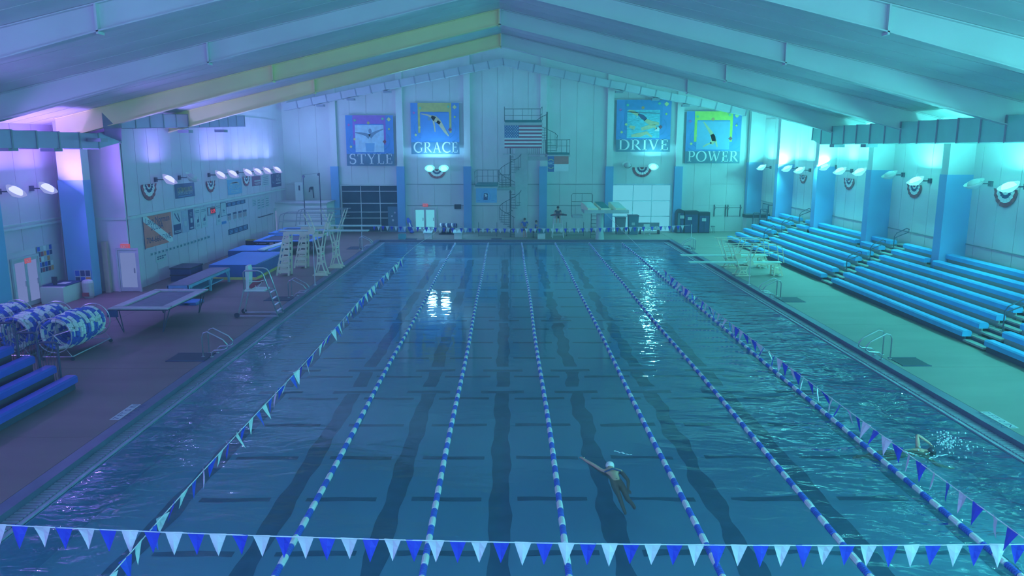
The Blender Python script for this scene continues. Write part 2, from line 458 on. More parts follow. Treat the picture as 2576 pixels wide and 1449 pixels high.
# far wall
wf = struct(MB().prism([(-24, ZD - .1), (24, ZD - .1), (24, zend(24)+2.5), (RX, 17.2), (-24, zend(-24)+2.5)], 'xz', YW, YW + .3).build('wall_far', WHITE), 'white panelled gable wall behind the diving tower', 'wall')
WINL = (PY(864, 568, YW).x, PY(1004, 568, YW).x, ZD, PY(900, 467, YW).z)
GAR = (PY(1537, 568, YW).x, PY(1683, 568, YW).x, ZD, PY(1600, 465, YW).z)
DD = (PY(1044, 568, YW).x, PY(1096, 568, YW).x, ZD, PY(1070, 523, YW).z)
def farpanel(a, b, za, zb, zt):
    m = MB()
    if zb > 9:
        m.prism([(a, za), (b, za), (b, max(za + .1, zend(b) + 1.2)), (a, max(za + .1, zend(a) + 1.2))], 'xz', YW - .03, YW)
    else: m.box(a, YW - .03, za, b, YW, zb)
    return m
PIL = [-14.6, -9.04, -3.4, 3.0, 8.6, 14.45]
edges = [XWL] + PIL + [XWR]
for a, b in zip(edges, edges[1:]):
    n = max(2, round((b - a) / 1.4))
    wall_panels(wf, farpanel, a, b, 0, (b - a) / n, [(ZD, 2.45), (2.45, 4.25), (4.25, 9.99)], skip=[(*WINL[:2], ZD, WINL[3]), (*GAR[:2], ZD, GAR[3]), (*DD[:2], ZD, DD[3])])
for i, x in enumerate(PIL):
    c = struct(MB().box(x - .27, YW - .32, 5.75, x + .27, YW - .03, zend(x) + 1.0).build('pilaster', WHITE), 'white steel pilaster on the far wall, number %d from the left corner' % (i + 1), 'pilaster')
    MB().box(x - .33, YW - .42, ZD, x + .33, YW - .03, 5.75).build('blue_pad', PADBLUE, c)
# left wall far part, step, near part
wl = struct(MB().box(XWL - .3, 37.6, ZD - .1, XWL, YW, 15.5).build('wall_left', LILAC), 'white left wall with signs and banners', 'wall')
def leftpanel(a, b, za, zb, zt): return MB().box(XWL, a, za, XWL + .03, b, zb)
wall_panels(wl, leftpanel, 37.62, YW, 0, 1.36, [(ZD, 3.82), (3.95, 9.5)], pm=LILACP)
struct(MB().box(XWL, 37.62, 3.82, XWL + .12, YW, 3.95).build('trim_3', STEEL), 'white ledge rail along the left wall above the signs', 'ledge')
ws = struct(MB().box(XWN, 37.5, ZD - .1, XWL, 37.7, 9.6).build('wall_step', LILAC), 'short white wall facing the pool beside the exit door', 'wall')
MB().box(XWN, 37.44, 3.80, XWL, 37.5, 3.92).build('ledge', STEEL, ws)
DL2 = (PX(20, 700, XWN).y, PX(147, 700, XWN).y)
wn = struct(MB().box(XWN - .3, -6, ZD - .1, XWN, 37.5, 9.4).build('wall_left_near', LILAC), 'white left wall beside the bleachers and entrance doors', 'wall')
def nearpanel(a, b, za, zb, zt): return MB().box(XWN, a, za, XWN + .03, b, zb)
wall_panels(wn, nearpanel, 16.0, 37.4, 0, 1.5, [(ZD, 2.75), (2.75, 9.0)], skip=[(31.0, 36.0, ZD, 2.75)], pm=LILACP)
struct(MB().box(XWN, 12, 3.74, XWN + .12, 37.4, 3.84).box(XWN, 12, 3.93, XWN + .08, 37.4, 3.99).build('trim_4', STEEL), 'pair of white conduit rails along the near left wall', 'rail')
# right wall
wr = struct(MB().box(XWR, -6, ZD - .1, XWR + .3, YW, 15.5).build('wall_right', WHITE), 'white right wall above the blue bleachers', 'wall')
def rightpanel(a, b, za, zb, zt): return MB().box(XWR - .03, a, za, XWR, b, zb)
wall_panels(wr, rightpanel, 14, YW, 0, 1.36, [(ZD, 2.9), (2.92, 9.6)])
struct(MB().box(XWR - .07, 14, 2.88, XWR - .03, YW, 2.92).build('trim_5', mat('seam_grey', (.3, .36, .40), .7)), 'thin seam strip along the lower right wall', 'trim')  # grey strip covering the panel joint
struct(MB().box(-24, -6.4, ZD - .1, 24, -6.0, 14).build('wall_near', WHITE), 'white wall behind the camera', 'wall')
# tall roof side walls handled by wall heights; columns
def column(x0, x1, y0, y1, zp, zt, label):
    c = struct(MB().box(x0 + .04, y0 + .03, zp, x1, y1 - .03, zt).build('column', STEEL), label, 'column')
    MB().box(x0, y0, ZD, x1, y1, zp).build('blue_pad', PADBLUE, c)
    return c
for y0, lb in ((34.95, 'blue padded column on the right wall, nearest the camera'), (42.3, 'blue padded column on the right wall, second from the camera'),
               (49.7, 'blue padded column on the right wall, third from the camera'), (57.0, 'blue padded column on the right wall beyond the bleachers'),
               (64.0, 'blue padded corner column at the far right of the hall'), (27.6, 'blue padded column on the right wall just outside the view')):
    column(20.2, XWR, y0, y0 + .62, 6.1, 13.5 if y0 > 44 else 9.0, lb)
column(-21.35, -20.15, 36.25, 36.95, 5.8, 8.9, 'blue padded column beside the exit door on the left')
column(-21.85, -20.0, 29.1, 30.0, 5.45, 8.9, 'blue padded column cut by the left edge of the photo')

# storage block in the far left corner
sb = struct(MB().box(XWL + .03, 61.6, ZD, -14.7, YW - .44, 2.85).build('wall_storage', WHITE), 'low white storage room in the far left corner', 'storage room')
MB().box(XWL + .03, 61.5, 2.85, -14.6, YW - .44, 2.95).build('roof_slab', GREYLT, sb)
# ------------------------------------------------------------------ wall uplights (with an added, unseen down spot at each lit one)
def lerp(a, b, t): return tuple(p + (q - p) * t for p, q in zip(a, b))
UPV, UPT, UPC = (.33, .18, 1.0), (.125, .98, .92), (.20, .62, 1.0)
def wall_lamp(x, y, z, nx, ny, on, color, power, label, glow, fixture=True, down=2.0):
    """dish reflector on a bracket; nx, ny points from the wall into the hall"""
    dishm = DISHV if glow is LAMPV else DISHT
    n = Vector((nx, ny, 0)); aim = (n * (.75 if nx >= 0 else .5) + Vector((0, 0, 1))).normalized()
    p = Vector((x, y, z)) + n * .8
    if fixture:
        t = thing('wall_lamp', label, 'lamp', (x, y, z), None)
        MB().tube([(x, y, z), tuple(Vector((x, y, z)) + n * .65), tuple(p - aim * .22)], .03, 6).box(x - .12, y - .12, z - .12, x + .12, y + .12, z + .12).build('bracket', DARKFR, t)
        m = MB(); m.lathe([(.10, -.22), (.16, -.18), (.30, -.08), (.42, .06), (.43, .06), (.31, -.10), (.12, -.2)], (0, 0, 0), 16, cap=False)
        q = aim.to_track_quat('Z', 'Y').to_matrix()
        m.v = [q @ v + p for v in m.v]; m.build('reflector_dish', dishm if on else WPLAST, t, smooth=True)
        m = MB(); m.lathe([(.02, -.16), (.18, -.12), (.29, 0), (.22, .14), (.02, .20)], (0, 0, 0), 14)
        m.v = [q @ v + p for v in m.v]; m.build('bulb', glow if on else GREYLT, t, smooth=True)
    if on:
        l = bpy.data.lights.new('uplight', 'AREA'); l.shape = 'DISK'; l.size = .8; l.color = color; l.energy = power
        o = bpy.data.objects.new('uplight', l); COL.objects.link(o)
        o.location = p + aim * .22; o.rotation_euler = (-aim).to_track_quat('Z', 'Y').to_euler()
        l = bpy.data.lights.new('added_down_spot', 'SPOT'); l.color = color; l.energy = power * down; l.spot_size = math.radians(115 if x < 0 else 140); l.spot_blend = 1.0; l.shadow_soft_size = .05  # added unseen spot beside the dish, brightening deck and water below
        o = bpy.data.objects.new('added_down_spot', l); COL.objects.link(o)
        o.location = p + n * .5 + aim * .3; d = n * (4.2 if x < 0 else 3.5) - Vector((0, 0, 6)); o.rotation_euler = d.to_track_quat('-Z', 'Y').to_euler()
PWR = 450
# left wall: near wall lamps, then the row above the banners
for i, (px, py) in enumerate(((22, 482), (103, 474))):
    q = PX(px, py, XWN + .5); wall_lamp(XWN, q.y, q.z, 1, 0, True, UPV, PWR * .42, 'glowing dish lamp on the near left wall, %s of the two' % ('left' if i == 0 else 'right'), LAMPV)
q = PX(172, 470, XWN + .5); wall_lamp(XWN, q.y, q.z, 1, 0, False, UPV, 0, 'unlit dish lamp beside the blue column on the left', LAMPV)
for i, px in enumerate((412, 470, 543, 574, 613, 638, 662, 688)):
    q = PX(px, 452 - (px - 412) * .09, XWL + .5)
    wall_lamp(XWL, q.y, q.z, 1, 0, i != 1, lerp(UPV, UPC, .15 + .05 * i), PWR * .4,
              ['glowing dish lamp above the large patriotic fan on the left wall', 'unlit dish lamp above the dark banner on the left wall', 'glowing dish lamp above the second patriotic fan on the left wall', 'glowing dish lamp left of the light blue banner', 'glowing dish lamp right of the light blue banner', 'glowing dish lamp above the dark red banner', 'glowing dish lamp above the pale text sheet', 'glowing dish lamp farthest along the left wall'][i], LAMPV)
for px, py, on in ((1925, 421, 1), (1990, 424, 1), (2022, 428, 1), (2085, 420, 1), (2125, 430, 1), (2175, 432, 1), (2252, 440, 0), (2318, 455, 1), (2468, 462, 0), (2556, 470, 1)):
    q = PX(px, py, XWR - .5)
    wall_lamp(XWR, q.y, q.z, -1, 0, bool(on), UPT, PWR * .66,
              {1925: 'glowing dish lamp farthest along the right wall', 1990: 'glowing dish lamp right of the second farthest blue column', 2022: 'glowing dish lamp above the farthest fan on the right wall',
               2085: 'glowing dish lamp right of the third blue column', 2125: 'glowing dish lamp above the second fan on the right wall', 2175: 'glowing dish lamp left of the second nearest blue column',
               2252: 'unlit dish lamp between the two nearest blue columns', 2318: 'bright dish lamp above the fan between the two nearest columns', 2468: 'unlit dish lamp right of the nearest blue column',
               2556: 'brightest dish lamp at the right edge of the photo'}[px], LAMPT)
for px, py, on, lb in ((1082, 424, 1, 'glowing lamp left of the fan under the GRACE banner'), (1117, 424, 1, 'glowing lamp right of the fan under the GRACE banner'),
                       (1577, 416, 0, 'unlit lamp left of the fan under the DRIVE banner'), (1642, 420, 1, 'glowing lamp right of the fan under the DRIVE banner')):
    q = PY(px, py, YW - .5); wall_lamp(q.x, YW, q.z, 0, -1, bool(on), UPC if px < 1300 else lerp(UPC, UPT, .6), PWR * .5, lb, LAMPT)
# added unseen lights without fixtures, brightening the near end of the hall
for y in (24, 17, 10, 3):
    wall_lamp(XWN, y, 5.5, 1, 0, True, UPV, PWR * .48, 'dish lamp', LAMPV, False)
    wall_lamp(XWR, y, 5.8, -1, 0, True, UPT, PWR * .665, 'dish lamp', LAMPT, False)
for k, x in enumerate((-17, -10, -3, 4, 11, 18)):
    wall_lamp(x, -5.9, 5.8, 0, 1, True, (lerp(UPV, UPC, k / 3.4) if k < 3.4 else lerp(UPC, UPT, (k - 3) / 2)), PWR * (.9 + .12 * k), 'dish lamp', LAMPT, False)
# ================================================================== THINGS IN AND OVER THE WATER
# lane ropes: each a cable threaded with white and blue float groups
fw = MB(); fw.lathe([(.03, -.155), (.062, -.145), (.066, -.11), (.066, .11), (.062, .145), (.03, .155)], (0, 0, 0), 10, 'y')
FW = fw.mesh('white_float', WPLAST, smooth=False)
fb = MB(); pr = []
for k in range(6):
    h = -.17 + .34 * k / 6; pr += [(.04, h), (.064, h + .006), (.064, h + .036), (.04, h + .042)]
fb.lathe(pr, (0, 0, 0), 10, 'y'); FB = fb.mesh('blue_float', BPLAST)
ROPE = [-4.06, -1.5, 1.08, 3.70, 6.30, 8.90]
RL = ['leftmost blue and white lane rope in the pool', 'second blue and white lane rope from the left', 'third blue and white lane rope from the left, just right of the centre lane line',
      'fourth blue and white lane rope from the left, right of the crawl swimmer', 'fifth blue and white lane rope from the left', 'rightmost blue and white lane rope, close to the right-hand pennant line']
def rope_x(x, y): return x + .02 * math.sin(y * .35 + x)
for x, lb in zip(ROPE, RL):
    t = thing('lane_rope', lb, 'lane rope', (x, YN, .02), 'lane ropes dividing the pool')
    MB().tube([(rope_x(x, y), y, .02) for y in [YN + .1 + (YF - YN - .15) * i / 40 for i in range(41)]], .012, 5).build('cable', PRINTW, t)
    y = 9.0; k = 0
    while y < YF - .3:
        me = FW if k % 2 == 0 else FB
        dx = rope_x(x, y + .17) - rope_x(x, y - .17)
        link('white_float' if k % 2 == 0 else 'blue_float', me, t, (rope_x(x, y) - x, y - YN, 0), (0, 0, -math.atan2(dx, .34)))
        y += .35; k += 1

# pennant lines
def pennant_mesh(name, m, w, h, bend):
    b = MB(); n = 3
    L = [(-w / 2 * (1 - i / n), bend * math.sin(i / n * 2.4), -h * i / n) for i in range(n)]
    R = [(w / 2 * (1 - i / n), bend * .6 * math.sin(i / n * 2.0), -h * i / n) for i in range(n)]
    Cc = [(0, bend * 1.6 * math.sin(i / n * 2.2 + .2), -h * i / n) for i in range(n)]
    b.add([(-w / 2, 0, .012), (0, 0, .012), (w / 2, 0, .012)] + [p for i in range(n) for p in (L[i], Cc[i], R[i])] + [(0, bend, -h)],
          [(0, 1, 4, 3), (1, 2, 5, 4)] + [(3 + 3 * i, 4 + 3 * i, 7 + 3 * i, 6 + 3 * i) for i in range(n - 1)] + [(4 + 3 * i, 5 + 3 * i, 8 + 3 * i, 7 + 3 * i) for i in range(n - 1)] + [(9, 10, 12), (10, 11, 12)])
    return b.mesh(name, m)
PWH = mat('white_pennant_vinyl', (.80, .80, .84), .5, var=.03); PBL = mat('blue_pennant_vinyl', (.05, .08, .66), .4, var=.05)
PM = [[pennant_mesh('pennant', m, .235, .335, bd) for bd in (.015, -.02, .03)] for m in (PBL, PWH)]
def pennant_line(label, path, s0, s1, step, first=0, zr=None, jit=.12, scale=1.0, group='backstroke pennant lines'):
    """path(s) -> point on the string; pennants hang between s0 and s1"""
    p0 = path(0.0); t = thing('pennant_line', label, 'pennants', tuple(p0), group)
    N = 60
    MB().tube([path(i / N) for i in range(N + 1)], .009, 5).build('string', PRINTW, t)
    s = s0; k = first
    while s < s1:
        p = path(s); d = (path(min(1, s + .004)) - path(max(0, s - .004)))
        me = PM[k % 2][(k * 7 + k // 3) % 3]
        a = math.atan2(d.y, d.x); til = math.atan2(d.z, math.hypot(d.x, d.y))
        o = link('blue_pennant' if k % 2 == 0 else 'white_pennant', me, t, tuple(p - p0), (rnd.uniform(-jit, jit), -til, a + rnd.uniform(-jit, jit)))
        o.scale = (scale,) * 3
        s += step; k += 1
    return t
def nearpath(s):
    x = -10.6 + 23.6 * s; return Vector((x, 9.75, 1.905 - .0241 * x + .00233 * x * x))
tn = pennant_line('blue and white pennant line across the bottom of the photo', nearpath, .02, .985, .304 / 23.6, 1, jit=.08)
def farpath(s):
    x = -9.75 + 22.5 * s; return Vector((x, 52.6, 1.98 - .9 * s * (1 - s)))
pennant_line('blue and white pennant line in front of the far wall', farpath, .02, .985, .303 / 22.5, 0)
def leftpath(s):
    y = 3 + 55.5 * s; u = min(1, max(0, (y - 3) / 34)); return Vector((-5.12 + .05 * math.sin(y * .4), y, 1.90 + .20 * min(1, max(0, (y - 9) / 12)) if y < 37 else 2.10 - (y - 37) * .04))
pennant_line('blue and white pennant line running along the left side of the pool', leftpath, .03, .60, .39 / 55.5, 0, jit=.5)
def rightpath(s):
    y = 3 + 55.5 * s; return Vector((6.78 + .02 * abs(y - 30) * .6, y, 2.02 + .0006 * (y - 22) ** 2))
pennant_line('blue and white pennant line running along the right side of the pool', rightpath, .03, .53, .385 / 55.5, 1, jit=.5)
def pole(x, y, h, label):
    t = thing('pennant_pole', label, 'pole', (x, y, ZD)); MB().tube([(x, y, ZD), (x, y, ZD + h)], .022, 8).build('pole', STEEL, t)
    MB().lathe([(.09, 0), (.09, .015), (.03, .03)], (x, y, ZD), 10).build('base', STEEL, t)
    return t
pole(-10.2, 52.6, 1.85, 'thin white pole holding the left end of the far pennant line')
pole(12.85, 52.6, 1.85, 'thin white pole holding the right end of the far pennant line')
pole(-10.15, 39.2, 2.7, 'thin dark pole standing in front of the tall springboard stands'); pole(12.75, 39.2, 2.05, 'thin dark pole in front of the low springboards on the right')
pole(-10.75, 9.75, 2.1, 'pole holding the left end of the nearest pennant line'); pole(13.15, 9.75, 1.8, 'pole holding the right end of the nearest pennant line')

# ================================================================== BLEACHERS
def seatblock(x0, x1, y0, y1, z1):
    m = MB(); a, b = min(x0, x1), max(x0, x1); r = .05
    m.prism([(a, z1 - .22), (b, z1 - .22), (b, z1 - r), (b - r, z1), (a + r, z1), (a, z1 - r)], 'xz', y0, y1); return m
def bleacher(sd, xf, y0, y1, rows, label, gaps=()):
    t = thing('bleacher', label, 'bleacher', (xf, y0, ZD), 'blue bench bleachers')
    X = lambda d: xf + sd * d
    def box(a, b, ya, yb, za, zb, nm, m): MB().box(min(X(a), X(b)), ya, za, max(X(a), X(b)), yb, zb).build(nm, m, t)
    for i in range(rows):
        d = .6 * i; z = ZD + .30 * i; segs = [(y0, y1)]
        if d + .55 > abs(20.1 - xf) and sd > 0:
            segs = []; c = y0
            for g in gaps:
                if y0 < g and g + .62 < y1: segs.append((c, g - .03)); c = g + .66
                elif abs(g - y0) < .7: c = max(c, g + .66)
            segs.append((c, y1))
        for (a, b) in segs:
            n = max(1, round((b - a) / 5.6)); L = (b - a) / n
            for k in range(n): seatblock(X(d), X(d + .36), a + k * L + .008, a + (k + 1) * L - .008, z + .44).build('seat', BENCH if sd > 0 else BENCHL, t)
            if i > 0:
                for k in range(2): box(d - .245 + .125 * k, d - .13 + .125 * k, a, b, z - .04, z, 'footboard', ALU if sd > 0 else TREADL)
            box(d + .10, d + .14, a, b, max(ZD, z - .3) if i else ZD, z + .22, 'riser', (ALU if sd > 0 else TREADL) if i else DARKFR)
    return t
CG = (27.6, 34.95, 42.3, 49.7, 57.0)
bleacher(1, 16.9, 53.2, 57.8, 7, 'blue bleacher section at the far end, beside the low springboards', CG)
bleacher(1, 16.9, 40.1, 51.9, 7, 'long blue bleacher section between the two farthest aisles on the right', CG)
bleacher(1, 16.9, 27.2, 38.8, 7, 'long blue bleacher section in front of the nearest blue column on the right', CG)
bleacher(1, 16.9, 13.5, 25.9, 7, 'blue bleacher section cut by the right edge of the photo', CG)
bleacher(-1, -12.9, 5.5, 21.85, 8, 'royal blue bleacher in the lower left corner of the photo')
def aisle(y0, y1, label, rail_rows, lbr):
    t = thing('aisle_steps', label, 'steps', (16.9, y0, ZD), 'aisle steps between the right bleachers')
    for i in range(7):
        x = 16.9 + .6 * i; z = ZD + .3 * i
        MB().box(x + .02, y0 + .03, z + .06, x + .30, y1 - .03, z + .13).build('tread', ALU, t)
        MB().box(x + .33, y0 + .03, z + .22, x + .6, y1 - .03, z + .28).build('tread', ALU, t)
        MB().box(x + .34, y0 + .05, ZD, x + .37, y1 - .05, z + .22).build('riser', DARKFR, t)
    yc = (y0 + y1) / 2
    for k, r in enumerate(rail_rows):
        x = 16.9 + .6 * r + .45; z = ZD + .3 * r + .28
        h = thing('handrail', lbr[k], 'handrail', (x, yc, z), 'loop handrails in the bleacher aisles')
        MB().tube([(x, yc, z), (x, yc, z + .75), (x + .1, yc, z + .92), (x + .62, yc, z + 1.18), (x + .74, yc, z + 1.12), (x + .74, yc, z + .98), (x + .1, yc, z + .72), (x, yc, z + .62)], .024, 7).build('rail', DARKFR, h)
        MB().box(x - .07, yc - .07, z - .002, x + .07, yc + .07, z + .02).build('base_plate', DARKFR, h)
aisle(51.9, 53.2, 'farthest aluminium aisle steps, behind the low springboards', (1, 3, 5), ['lowest loop handrail in the farthest bleacher aisle', 'middle loop handrail in the farthest bleacher aisle', 'top loop handrail in the farthest bleacher aisle'])
aisle(38.8, 40.1, 'aluminium aisle steps below the second nearest blue column', (1, 3, 5), ['lowest loop handrail in the middle bleacher aisle', 'middle loop handrail in the middle bleacher aisle', 'top loop handrail in the middle bleacher aisle beside the column'])
aisle(25.9, 27.2, 'nearest aluminium aisle steps at the right of the photo', (1, 3, 5), ['lowest loop handrail in the nearest bleacher aisle', 'middle loop handrail at the right edge of the photo', 'top loop handrail in the nearest bleacher aisle'])
# guard panels at the end of the left bleacher, stepping up
def guard(x0, x1, y, z0, z1, label, m=DARKFR, grp='stepped guard panels at bleacher ends'):
    t = thing('guard_panel', label, 'railing', ((x0 + x1) / 2, y, z0), grp)
    a, b = min(x0, x1), max(x0, x1); r = .07
    MB().tube([(a, y, z0), (a, y, z1 - r), (a + r * .4, y, z1 - r * .4), (a + r, y, z1), (b - r, y, z1), (b - r * .4, y, z1 - r * .4), (b, y, z1 - r), (b, y, z0)], .034, 7).tube([(a, y, z0 + .12), (b, y, z0 + .12)], .018, 6).build('frame', m, t)
    k = a + .09
    while k < b - .05:
        MB().tube([(k, y, z0 + .12), (k, y, z1)], .008, 5).build('bar', m, t); k += .085
for i, lb in enumerate(('lowest black guard panel at the end of the left bleacher', 'second black guard panel up at the end of the left bleacher', 'third black guard panel up at the end of the left bleacher', 'fourth black guard panel up, at the left edge of the photo')):
    guard(-13.45 - .6 * i, -14.03 - .6 * i, 21.93, ZD + .3 * i, ZD + .3 * i + 1.42, lb)
for i in range(3):
    guard(19.9 + .55 * i - 1.1, 20.4 + .55 * i - 1.1, 57.79, ZD + .3 * (i + 3), ZD + .3 * (i + 3) + 1.3, ['lowest dark guard panel at the far end of the right bleachers', 'middle dark guard panel at the far end of the right bleachers', 'top dark guard panel beside the blue column past the right bleachers'][i])

# ================================================================== POOL LADDERS, MATS
def grab_rail(x, y, s, label):
    """s=+1: rails reach over the water towards +x"""
    t = thing('pool_ladder', label, 'pool ladder', (x, y, ZD), 'chrome grab rails at the pool edge')
    for dy in (-.27, .27):
        MB().tube([(x, y + dy, ZD), (x, y + dy, ZD + .72), (x + s * .06, y + dy, ZD + .85), (x + s * .2, y + dy, ZD + .9), (x + s * .72, y + dy, ZD + .62), (x + s * .86, y + dy, ZD + .45), (x + s * .86, y + dy, ZD + .33),
                   (x + s * .74, y + dy, ZD + .26), (x + s * .4, y + dy, ZD + .24), (x + s * .3, y + dy, ZD + .15), (x + s * .3, y + dy, ZD)], .024, 8).build('grab_rail', CHROME, t, smooth=True)
        for xx in (x, x + s * .3): MB().lathe([(.06, 0), (.06, .02), (.03, .03)], (xx, y + dy, ZD), 10).build('flange', CHROME, t)
    return t
grab_rail(-10.55, 25.6, 1, 'chrome pool ladder rails on the left edge, nearest the camera')
grab_rail(-10.55, 36.0, 1, 'chrome pool ladder rails on the left edge beside the lifeguard chair'); grab_rail(-10.55, 53.7, 1, 'chrome pool ladder rails at the far left corner of the pool')
grab_rail(13.1, 25.2, -1, 'chrome pool ladder rails on the right edge, nearest the camera')
grab_rail(13.1, 35.8, -1, 'chrome pool ladder rails on the right edge, before the low springboards'); grab_rail(13.1, 52.6, -1, 'chrome pool ladder rails at the far right corner of the pool')
def floor_mat(a, b, label):
    p, q = PZ(*a, ZD), PZ(*b, ZD); x0, x1, y0, y1 = min(p.x, q.x), max(p.x, q.x), min(p.y, q.y), max(p.y, q.y)
    t = thing('floor_mat', label, 'mat', ((x0 + x1) / 2, (y0 + y1) / 2, ZD + .001), 'dark mats behind the pool ladders')
    MB().box(x0, y0, ZD + .001, x1, y1, ZD + .02).build('mat_sheet', BLACK, t)
    MB().box(x0 - .02, y0 - .02, ZD + .001, x1 + .02, y0, ZD + .024).build('border', NAVY, t); MB().box(x0 - .02, y1, ZD + .001, x1 + .02, y1 + .02, ZD + .024).build('border', NAVY, t)
floor_mat((418, 909), (541, 889), 'dark floor mat beside the nearest pool ladder on the left'); floor_mat((664, 757), (742, 747), 'dark floor mat behind the lifeguard chair on the left deck')
floor_mat((872, 627), (917, 621), 'dark floor mat in the far left corner of the deck')
floor_mat((2235, 901), (2342, 921), 'dark floor mat beside the nearest pool ladder on the right'); floor_mat((1952, 749), (2026, 760), 'dark floor mat by the middle pool ladder on the right')
floor_mat((1716, 618), (1750, 627), 'dark floor mat in the far right corner of the deck')
# depth marker tiles on the deck and coping face
def depth_tile(x, y, s, txt, label):
    t = thing('depth_marker', label, 'depth marker', (x, y, ZD), 'depth marker tiles on the pool edge')
    for k in range(4):
        MB().box(x - .13, y - .62 + .31 * k + .005, ZD, x + .13, y - .62 + .31 * (k + 1) - .005, ZD + .004).build('tile', PRINTGR, t)
    textmesh(txt, .24, PRINTK, 'lettering', t, O=(x + s * .09, y, ZD + .006), X=(0, s, 0), Y=(-s, 0, 0), width=1.15)
    fx = x + s * .475
    textmesh(txt, .2, PRINTK, 'lettering', t, O=(x + s * .31, y, ZD + .0), X=(0, s, 0), Y=(-s, 0, 0), width=1.15)
p = PZ(376, 1036, ZD); depth_tile(XL - .9, p.y, 1, '7 FT 0 IN', 'depth marker tiles on the left pool edge, 7 FT 0 IN')
p = PZ(2445, 1056, ZD); depth_tile(XR + .9, p.y, -1, '7 FT 0 IN', 'depth marker tiles on the right pool edge, 7 FT 0 IN')
# ================================================================== LEFT DECK
def trampoline(x0, y0, x1, y1, z, padm, bedm, label, fold=False):
    t = thing('trampoline', label, 'trampoline', ((x0 + x1) / 2, (y0 + y1) / 2, ZD), 'trampolines on the left deck')
    MB().tube([(x0, y0, z), (x1, y0, z), (x1, y1, z), (x0, y1, z)], .035, 8, closed=True).build('frame', DARKFR, t)
    w = .32
    for (a, b, c, d) in ((x0, y0, x1, y0 + w), (x0, y1 - w, x1, y1), (x0, y0 + w, x0 + w, y1 - w), (x1 - w, y0 + w, x1, y1 - w)):
        MB().box(a - .03, b - .03, z + .02, c + .03, d + .03, z + .065).build('pad', padm, t)
    MB().box(x0 + w + .02, y0 + w + .02, z - .01, x1 - w - .02, y1 - w - .02, z + .01).build('bed', bedm, t)
    for yy in (y0 + .25, y1 - .25):
        for (xa, xb) in ((x0 + .1, x0 + .35), (x1 - .1, x1 - .35)):
            MB().tube([(xa, yy - .2, z), (xb, yy, ZD + .02), (xb, yy, ZD)], .022, 6).tube([(xa, yy + .25, z), (xb, yy + .04, ZD + .02)], .022, 6).build('leg', DARKFR, t)
    return t
tr = trampoline(-15.45, 28.7, -13.2, 32.7, 1.15, GREYLT, GREY, 'grey padded trampoline on the left deck nearest the camera')
MB().box(-15.5, 28.6, .88, -15.1, 28.68, 1.14).build('hanging_flap', NAVY, tr)
trampoline(-17.0, 50.4, -13.1, 54.2, 1.1, MATBLUE, BLACK, 'blue padded trampoline behind the tall springboard stands, nearer of two')
trampoline(-17.4, 54.9, -14.0, 58.8, 1.12, MATBLUE, BLACK, 'blue padded trampoline by the storage room, farther of two')

# dry-land bench platform
def platform(x0, y0, x1, y1, z, label):
    t = thing('training_platform', label, 'platform', ((x0 + x1) / 2, (y0 + y1) / 2, ZD))
    MB().box(x0, y0, z - .03, x1, y1, z).build('board_surface', GREY, t)
    MB().box(x0 - .02, y0 - .02, z - .16, x0 + .05, y1 + .02, z - .032).box(x1 - .05, y0 - .02, z - .16, x1 + .02, y1 + .02, z - .032).box(x0, y0 - .02, z - .16, x1, y0 + .06, z - .032).box(x0, y1 - .06, z - .16, x1, y1 + .02, z - .032).build('apron', LTBLUE, t)
    for yy in (y0 + .1, (y0 + y1) / 2, y1 - .1):
        for xx in (x0 + .04, x1 - .04):
            m = MB().box(xx - .05, yy - .05, ZD, xx + .05, yy + .05, z - .16); m.build('leg', LTBLUE, t)
            MB().tube([(xx, yy, z - .55), (xx, yy + (.38 if yy < y1 - .3 else -.38), z - .14)], .035, 4).build('brace', LTBLUE, t)
    MB().box(x0 + .05, y0 + .8, .45, x1 - .05, y1 - .8, .50).build('lower_shelf', LTBLUE, t)
platform(-16.0, 35.0, -15.0, 40.3, .98, 'light blue framed training platform with grey top on the left deck')
def crash_mat(x0, y0, x1, y1, z0, z1, label, base=True):
    t = thing('crash_mat', label, 'mat', ((x0 + x1) / 2, (y0 + y1) / 2, ZD), 'blue crash mats on the left deck')
    r = .06
    MB().prism([(x0, z0), (x1, z0), (x1, z1 - r), (x1 - r * .4, z1 - .015), (x0 + r * .4, z1 - .015), (x0, z1 - r)], 'xz', y0, y1).build('side_cover', MATSIDE, t)
    MB().box(x0 + .02, y0 + .02, z1 - .015, x1 - .02, y1 - .02, z1).build('top_cover', MATBLUE, t)
    for xx in (x0 + .5, x1 - .5): MB().box(xx - .12, y0 - .012, (z0 + z1) / 2 - .04, xx + .12, y0, (z0 + z1) / 2 + .03).build('handle', NAVY, t)
    if base: MB().box(x0 - .05, y0 - .05, ZD, x1 + .05, y1 + .05, z0 - .002).build('base_mat', YELLOW, t)
crash_mat(-16.35, 40.9, -13.8, 46.2, .34, 1.02, 'large blue crash mat on a yellow base beside the tall springboards')
crash_mat(-17.6, 47.2, -14.9, 49.9, .205, .95, 'smaller blue crash mat behind the large one', base=False)
crash_mat(-15.2, 34.0, -14.3, 34.9, .205, .34, 'thin blue mat on the deck under the light blue platform', base=False)
